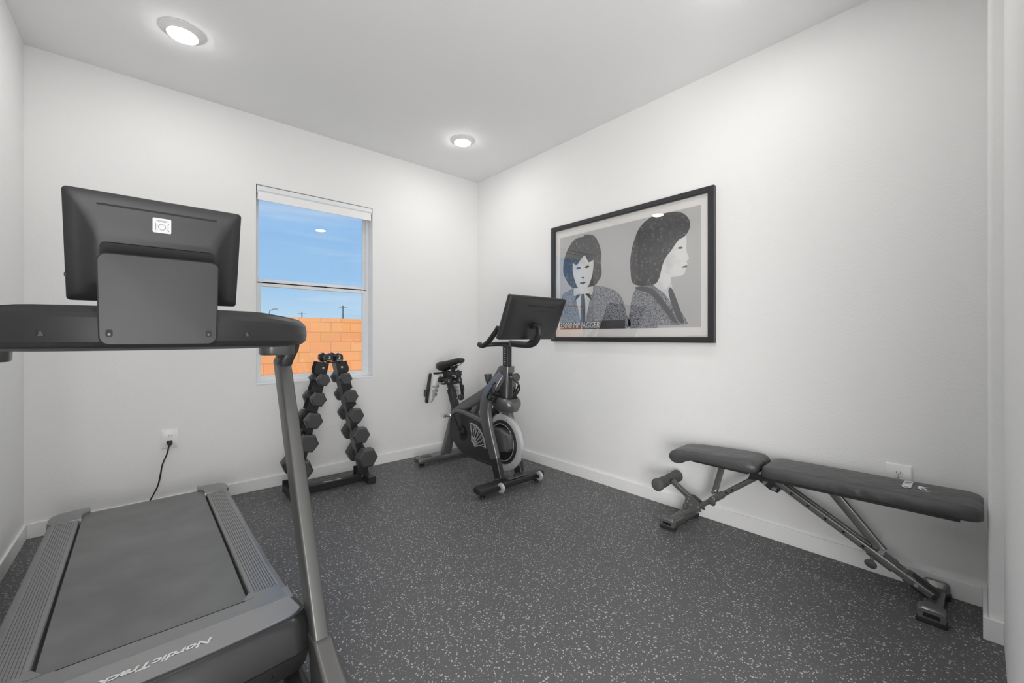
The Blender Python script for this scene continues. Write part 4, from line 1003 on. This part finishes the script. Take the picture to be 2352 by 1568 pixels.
# ------------------------------------------------------------ weight bench along the right wall
def bench():
    X = 2.425
    t = thing('weight_bench', 'black adjustable weight bench with foam leg roller against the right wall', 'weight bench', (X, 0.65, 0))
    def O(n, b, m, p=None, **k): return obj(n, b, m, p or t, **k)
    def pad(name, st, hw, p=None):
        """stations (y, z_bottom, z_top) along the bench, rounded outline and crowned edges"""
        b = NB(); rg = []
        for y, zb, zt, k in st:
            h_ = zt-zb; r_ = []
            for a, c in [(-1, .12), (-1.0, .55), (-.975, .80), (-.90, .95), (-.75, 1.0), (-.4, 1.03), (0, 1.035), (.4, 1.03), (.75, 1.0), (.90, .95), (.975, .80), (1.0, .55), (1, .12), (.96, 0), (0, 0), (-.96, 0)]:
                r_.append(Vector((X+a*hw*k, y, zb+c*h_)))
            rg.append(r_)
        ringloft(b, rg); return O(name, b, 'vinylpad', p, smooth=60)
    def st(y0, y1, zb0, zb1, th, r=.045):
        o = []
        def z(y): k = (y-y0)/(y1-y0); return zb0+(zb1-zb0)*k
        for dy, k, e_ in ((0, .76, .45), (.004, .83, .66), (.014, .92, .85), (.030, .98, .96), (.050, 1.0, 1.0)):
            o.append((y0+dy, z(y0+dy)+th*(1-e_)*.25, z(y0)+th*(.5+.5*e_), k))
        for k in (.2, .35, .5, .65, .8): yy = y0+(y1-y0)*k; o.append((yy, z(yy), z(yy)+th, 1.0))
        for dy, k, e_ in ((.050, 1.0, 1.0), (.030, .98, .96), (.014, .92, .85), (.004, .83, .66), (0, .76, .45)):
            o.append((y1-dy, z(y1)+th*(1-e_)*.25, z(y1)+th*(.5+.5*e_), k))
        return o
    bk = pad('back_pad', st(-0.010, .730, .430, .418, .056), .130)
    b = NB(); ringloft(b, [[Vector((X+q[0], y, z+q[1])) for q in rrect(.235, .014, .003)] for y, z in ((.05, .423), (.70, .412))]); O('back_board', b, 'black', bk)
    b = text_bm('FLYBIRD', .040, lambda a, c, d: Vector((2.448-a, .208-c, .4866+d)), .0008, 0, .0012, .80); O('logo_lettering', b, 'white', bk, label='white brand lettering')
    b = NB()
    def lp(pts):
        v = [Vector((2.430-a*.85, .162-c*.85, .4870)) for a, c in pts]; ringloft(b, [v, [p+Vector((0, 0, .0008)) for p in v]])
    lp([(-.030, .022), (-.026, .026), (-.018, .0), (-.024, .0)][::-1]); lp([(-.028, -.012), (.004, -.012), (.012, .026), (-.004, .004), (-.026, .018)])
    lp([(.004, -.012), (.016, -.014), (.030, -.002), (.034, .010), (.026, .004), (.012, -.004)]); lp([(.012, .010), (.030, .014), (.032, .020), (.014, .016)]); lp([(.036, .024), (.042, .022), (.044, .030), (.037, .032)]); lp([(.046, .006), (.050, .006), (.053, .024), (.049, .024)])
    O('bird_logo', b, 'white', bk, label='white bird emblem')
    # seat pad with rolled front end
    sp_ = pad('seat_pad', [(y, a, c, k) for y, a, c, k in ((.748, .440, .458, .78), (.756, .430, .470, .86), (.775, .425, .479, .95), (.80, .423, .482, 1.0), (.90, .423, .480, 1.0), (1.00, .424, .474, 1.0), (1.07, .423, .470, 1.0), (1.105, .412, .468, 1.0), (1.135, .394, .466, 1.0), (1.165, .386, .463, 1.0), (1.190, .388, .458, 1.0), (1.208, .400, .447, .98), (1.215, .414, .434, .96))], .125)
    b = NB(); box(b, X-.112, X+.112, .79, 1.08, .412, .425, .003); O('seat_board', b, 'black', sp_)
    # front frame leg, sliding collars, foot
    A = Vector((X, .760, .395)); B = Vector((X, 1.190, .045))
    b = NB(); sweep(b, [A, B], rrect(.040, .028, .012, 4), (0, 0, 1)); fl = O('front_leg', b, 'benchsteel', smooth=40)
    D = (B-A).normalized()
    for k0, k1, w_, nm in ((.47, .60, .050, 'seat_collar'), (.76, .86, .050, 'roller_collar')):
        b = NB(); sweep(b, [A.lerp(B, k0), A.lerp(B, k1)], rrect(w_, .038, .012, 4), (0, 0, 1)); O(nm, b, 'benchsteel', fl, smooth=40)
    for k in (.40, .33):
        b = NB(); p = A.lerp(B, k); cyl(b, p+Vector((-.020, 0, 0)), (1, 0, 0), .006, .003, 12); O('adjust_hole', b, 'slot', fl)
    # long rear leg
    A2 = Vector((X, .700, .388)); B2 = Vector((X, .130, .060))
    for s in (-1, 1):
        b = NB(); sweep(b, [A2+Vector((s*.017, 0, 0)), B2+Vector((s*.017, 0, 0))], rrect(.022, .032, .007, 4), (0, 0, 1)); rl = O('rear_leg', b, 'benchsteel', smooth=40)
        if s < 0:
            for k in (.14, .26, .38, .50, .62):
                b = NB(); cyl(b, A2.lerp(B2, k)+Vector((-.0285, 0, 0)), (1, 0, 0), .0058, .003, 12); O('adjust_hole', b, 'slot', rl)
    for k0, k1, nm in ((.655, .80, 'slider_collar'), (.86, .90, 'foot_collar')):
        b = NB(); sweep(b, [A2.lerp(B2, k0), A2.lerp(B2, k1)], rrect(.066, .042, .010, 4), (0, 0, 1)); O(nm, b, 'benchsteel', smooth=40)
    b = NB(); sweep(b, [A2.lerp(B2, .88), A2.lerp(B2, 1.02)], rrect(.052, .046, .008, 4), (0, 0, 1)); fb = O('foot_bracket', b, 'black', smooth=35)
    for k in (.92, .97):
        b = NB(); cyl(b, A2.lerp(B2, k)+Vector((-.028, 0, 0)), (1, 0, 0), .007, .006, 14); O('bolt', b, 'chrome', fb)
    # back brace
    b = NB(); p0 = Vector((X, .480, .415)); p1 = Vector((X, .285, .178))
    sweep(b, [p0, p1], rrect(.040, .022, .006, 3), (1, 0, 0)); br = O('back_brace', b, 'benchsteel', smooth=35)
    b = NB(); cyl(b, p1+Vector((0, 0, .004)), (1, 0, 0), .010, .075, 14); O('bolt', b, 'chrome', br)
    def pull(p, lab):
        b = NB(); cyl(b, p+Vector((.018, 0, .010)), (1, 0, 0.3), .008, .03, 12); st_ = O('pull_pin', b, 'chrome')
        b = NB(); lathe(b, p, (-1, .25, -.45), [(-.008, .014), (-.004, .021), (.004, .022), (.008, .017)], 22); O('pull_knob', b, 'foam', st_, smooth=40)
    pull(Vector((2.352, .314, .135)), ''); pull(Vector((2.358, .990, .198)), '')
    # seat brace
    b = NB(); sweep(b, [(X, .955, .414), (X, 1.000, .240)], rrect(.030, .022, .005, 3), (1, 0, 0)); sb = O('seat_brace', b, 'benchsteel', smooth=35)
    b = NB(); cyl(b, (X, 1.000, .240), (1, 0, 0), .010, .062, 14); O('bolt', b, 'chrome', sb)
    # pivot brackets under the pads
    b = NB()
    for s in (-1, 1):
        prism(b, [(.800, .420), (.735, .425), (.705, .395), (.665, .345), (.678, .330), (.715, .338), (.765, .372), (.815, .365)], X+s*.034-.003, X+s*.034+.003)
    box(b, X-.034, X+.034, .735, .800, .402, .418, .002)
    pb = O('pivot_bracket', b, 'rack')
    for y, z in ((.735, .368), (.692, .348)):
        b = NB(); cyl(b, (X-.040, y, z), (1, 0, 0), .010, .010, 16); O('bolt', b, 'chrome', pb)
    b = NB(); cyl(b, (X-.02, .742, .425), (1, 0, 0), .006, .14, 12); O('pivot_rod', b, 'chrome', pb)
    b = NB(); prism(b, [(.72, .412), (.60, .418), (.655, .350), (.69, .345)], X-.022, X+.022); O('rear_bracket', b, 'rack')
    # feet
    def foot(y, nm, hy, x0, x1):
        b = NB(); rg = []
        for x, kz, kh in ((x0, .8, 1.05), (x0+.018, 1.0, 1.15), (x0+.035, 1.0, 1.1), (x0+.05, .72, .8), (x1-.05, .72, .8), (x1-.035, 1.0, 1.1), (x1-.018, 1.0, 1.15), (x1, .8, 1.05)):
            hh = .068*kz; w_ = hy*kh
            rg.append([Vector((x, y+q[0], q[1]+hh/2+.0)) for q in rrect(2*w_, hh, min(.016, hh*.3), 4)])
        ringloft(b, rg); f = O(nm, b, 'benchsteel', smooth=40)
        for xx in (x0, x1):
            b = NB(); box(b, xx-.003 if xx == x0 else xx-.04, xx+.04 if xx == x0 else xx+.003, y-hy*1.2, y+hy*1.2, -.0, .020, .004)
            O('rubber_sole', b, 'rubber', f)
        b = NB(); box(b, x0-.0015, x0+.006, y-.024, y+.024, .026, .042, .001); O('end_slot', b, 'slot', f)
    foot(1.205, 'front_foot', .038, 2.262, 2.578); foot(.125, 'rear_foot', .036, 2.282, 2.578)
    # leg roller
    b = NB(); sweep(b, [(X, 1.085, .125), (X, 1.255, .232)], rrect(.028, .030, .006, 3), (1, 0, 0)); ra = O('roller_arm', b, 'benchsteel', smooth=35)
    b = NB()
    for s in (-1, 1):
        prism(b, [(1.065, .105), (1.12, .100), (1.165, .135), (1.16, .175), (1.125, .175), (1.08, .150)], X+s*.024-.002, X+s*.024+.002)
    rb = O('roller_bracket', b, 'benchsteel')
    for y, z in ((1.145, .160), (1.13, .130), (1.09, .128), (1.155, .140)):
        b = NB(); cyl(b, (X-.028, y, z), (1, 0, 0), .006, .006, 12); O('bolt', b, 'chrome', rb)
    b = NB(); cyl(b, (X, 1.288, .228), (1, 0, 0), .010, .27, 14); O('roller_bar', b, 'benchsteel', smooth=40)
    for s in (-1, 1):
        b = NB(); lathe(b, (X+s*.072, 1.288, .228), (s, 0, 0), [(-.052, .024), (-.050, .031), (-.02, .033), (0, .031), (.035, .037), (.052, .038), (.058, .032), (.059, .012)], 24); O('foam_roller', b, 'foam', smooth=50)
bench()

for o in list(bpy.data.objects):
    if '_o' in o: del o['_o']
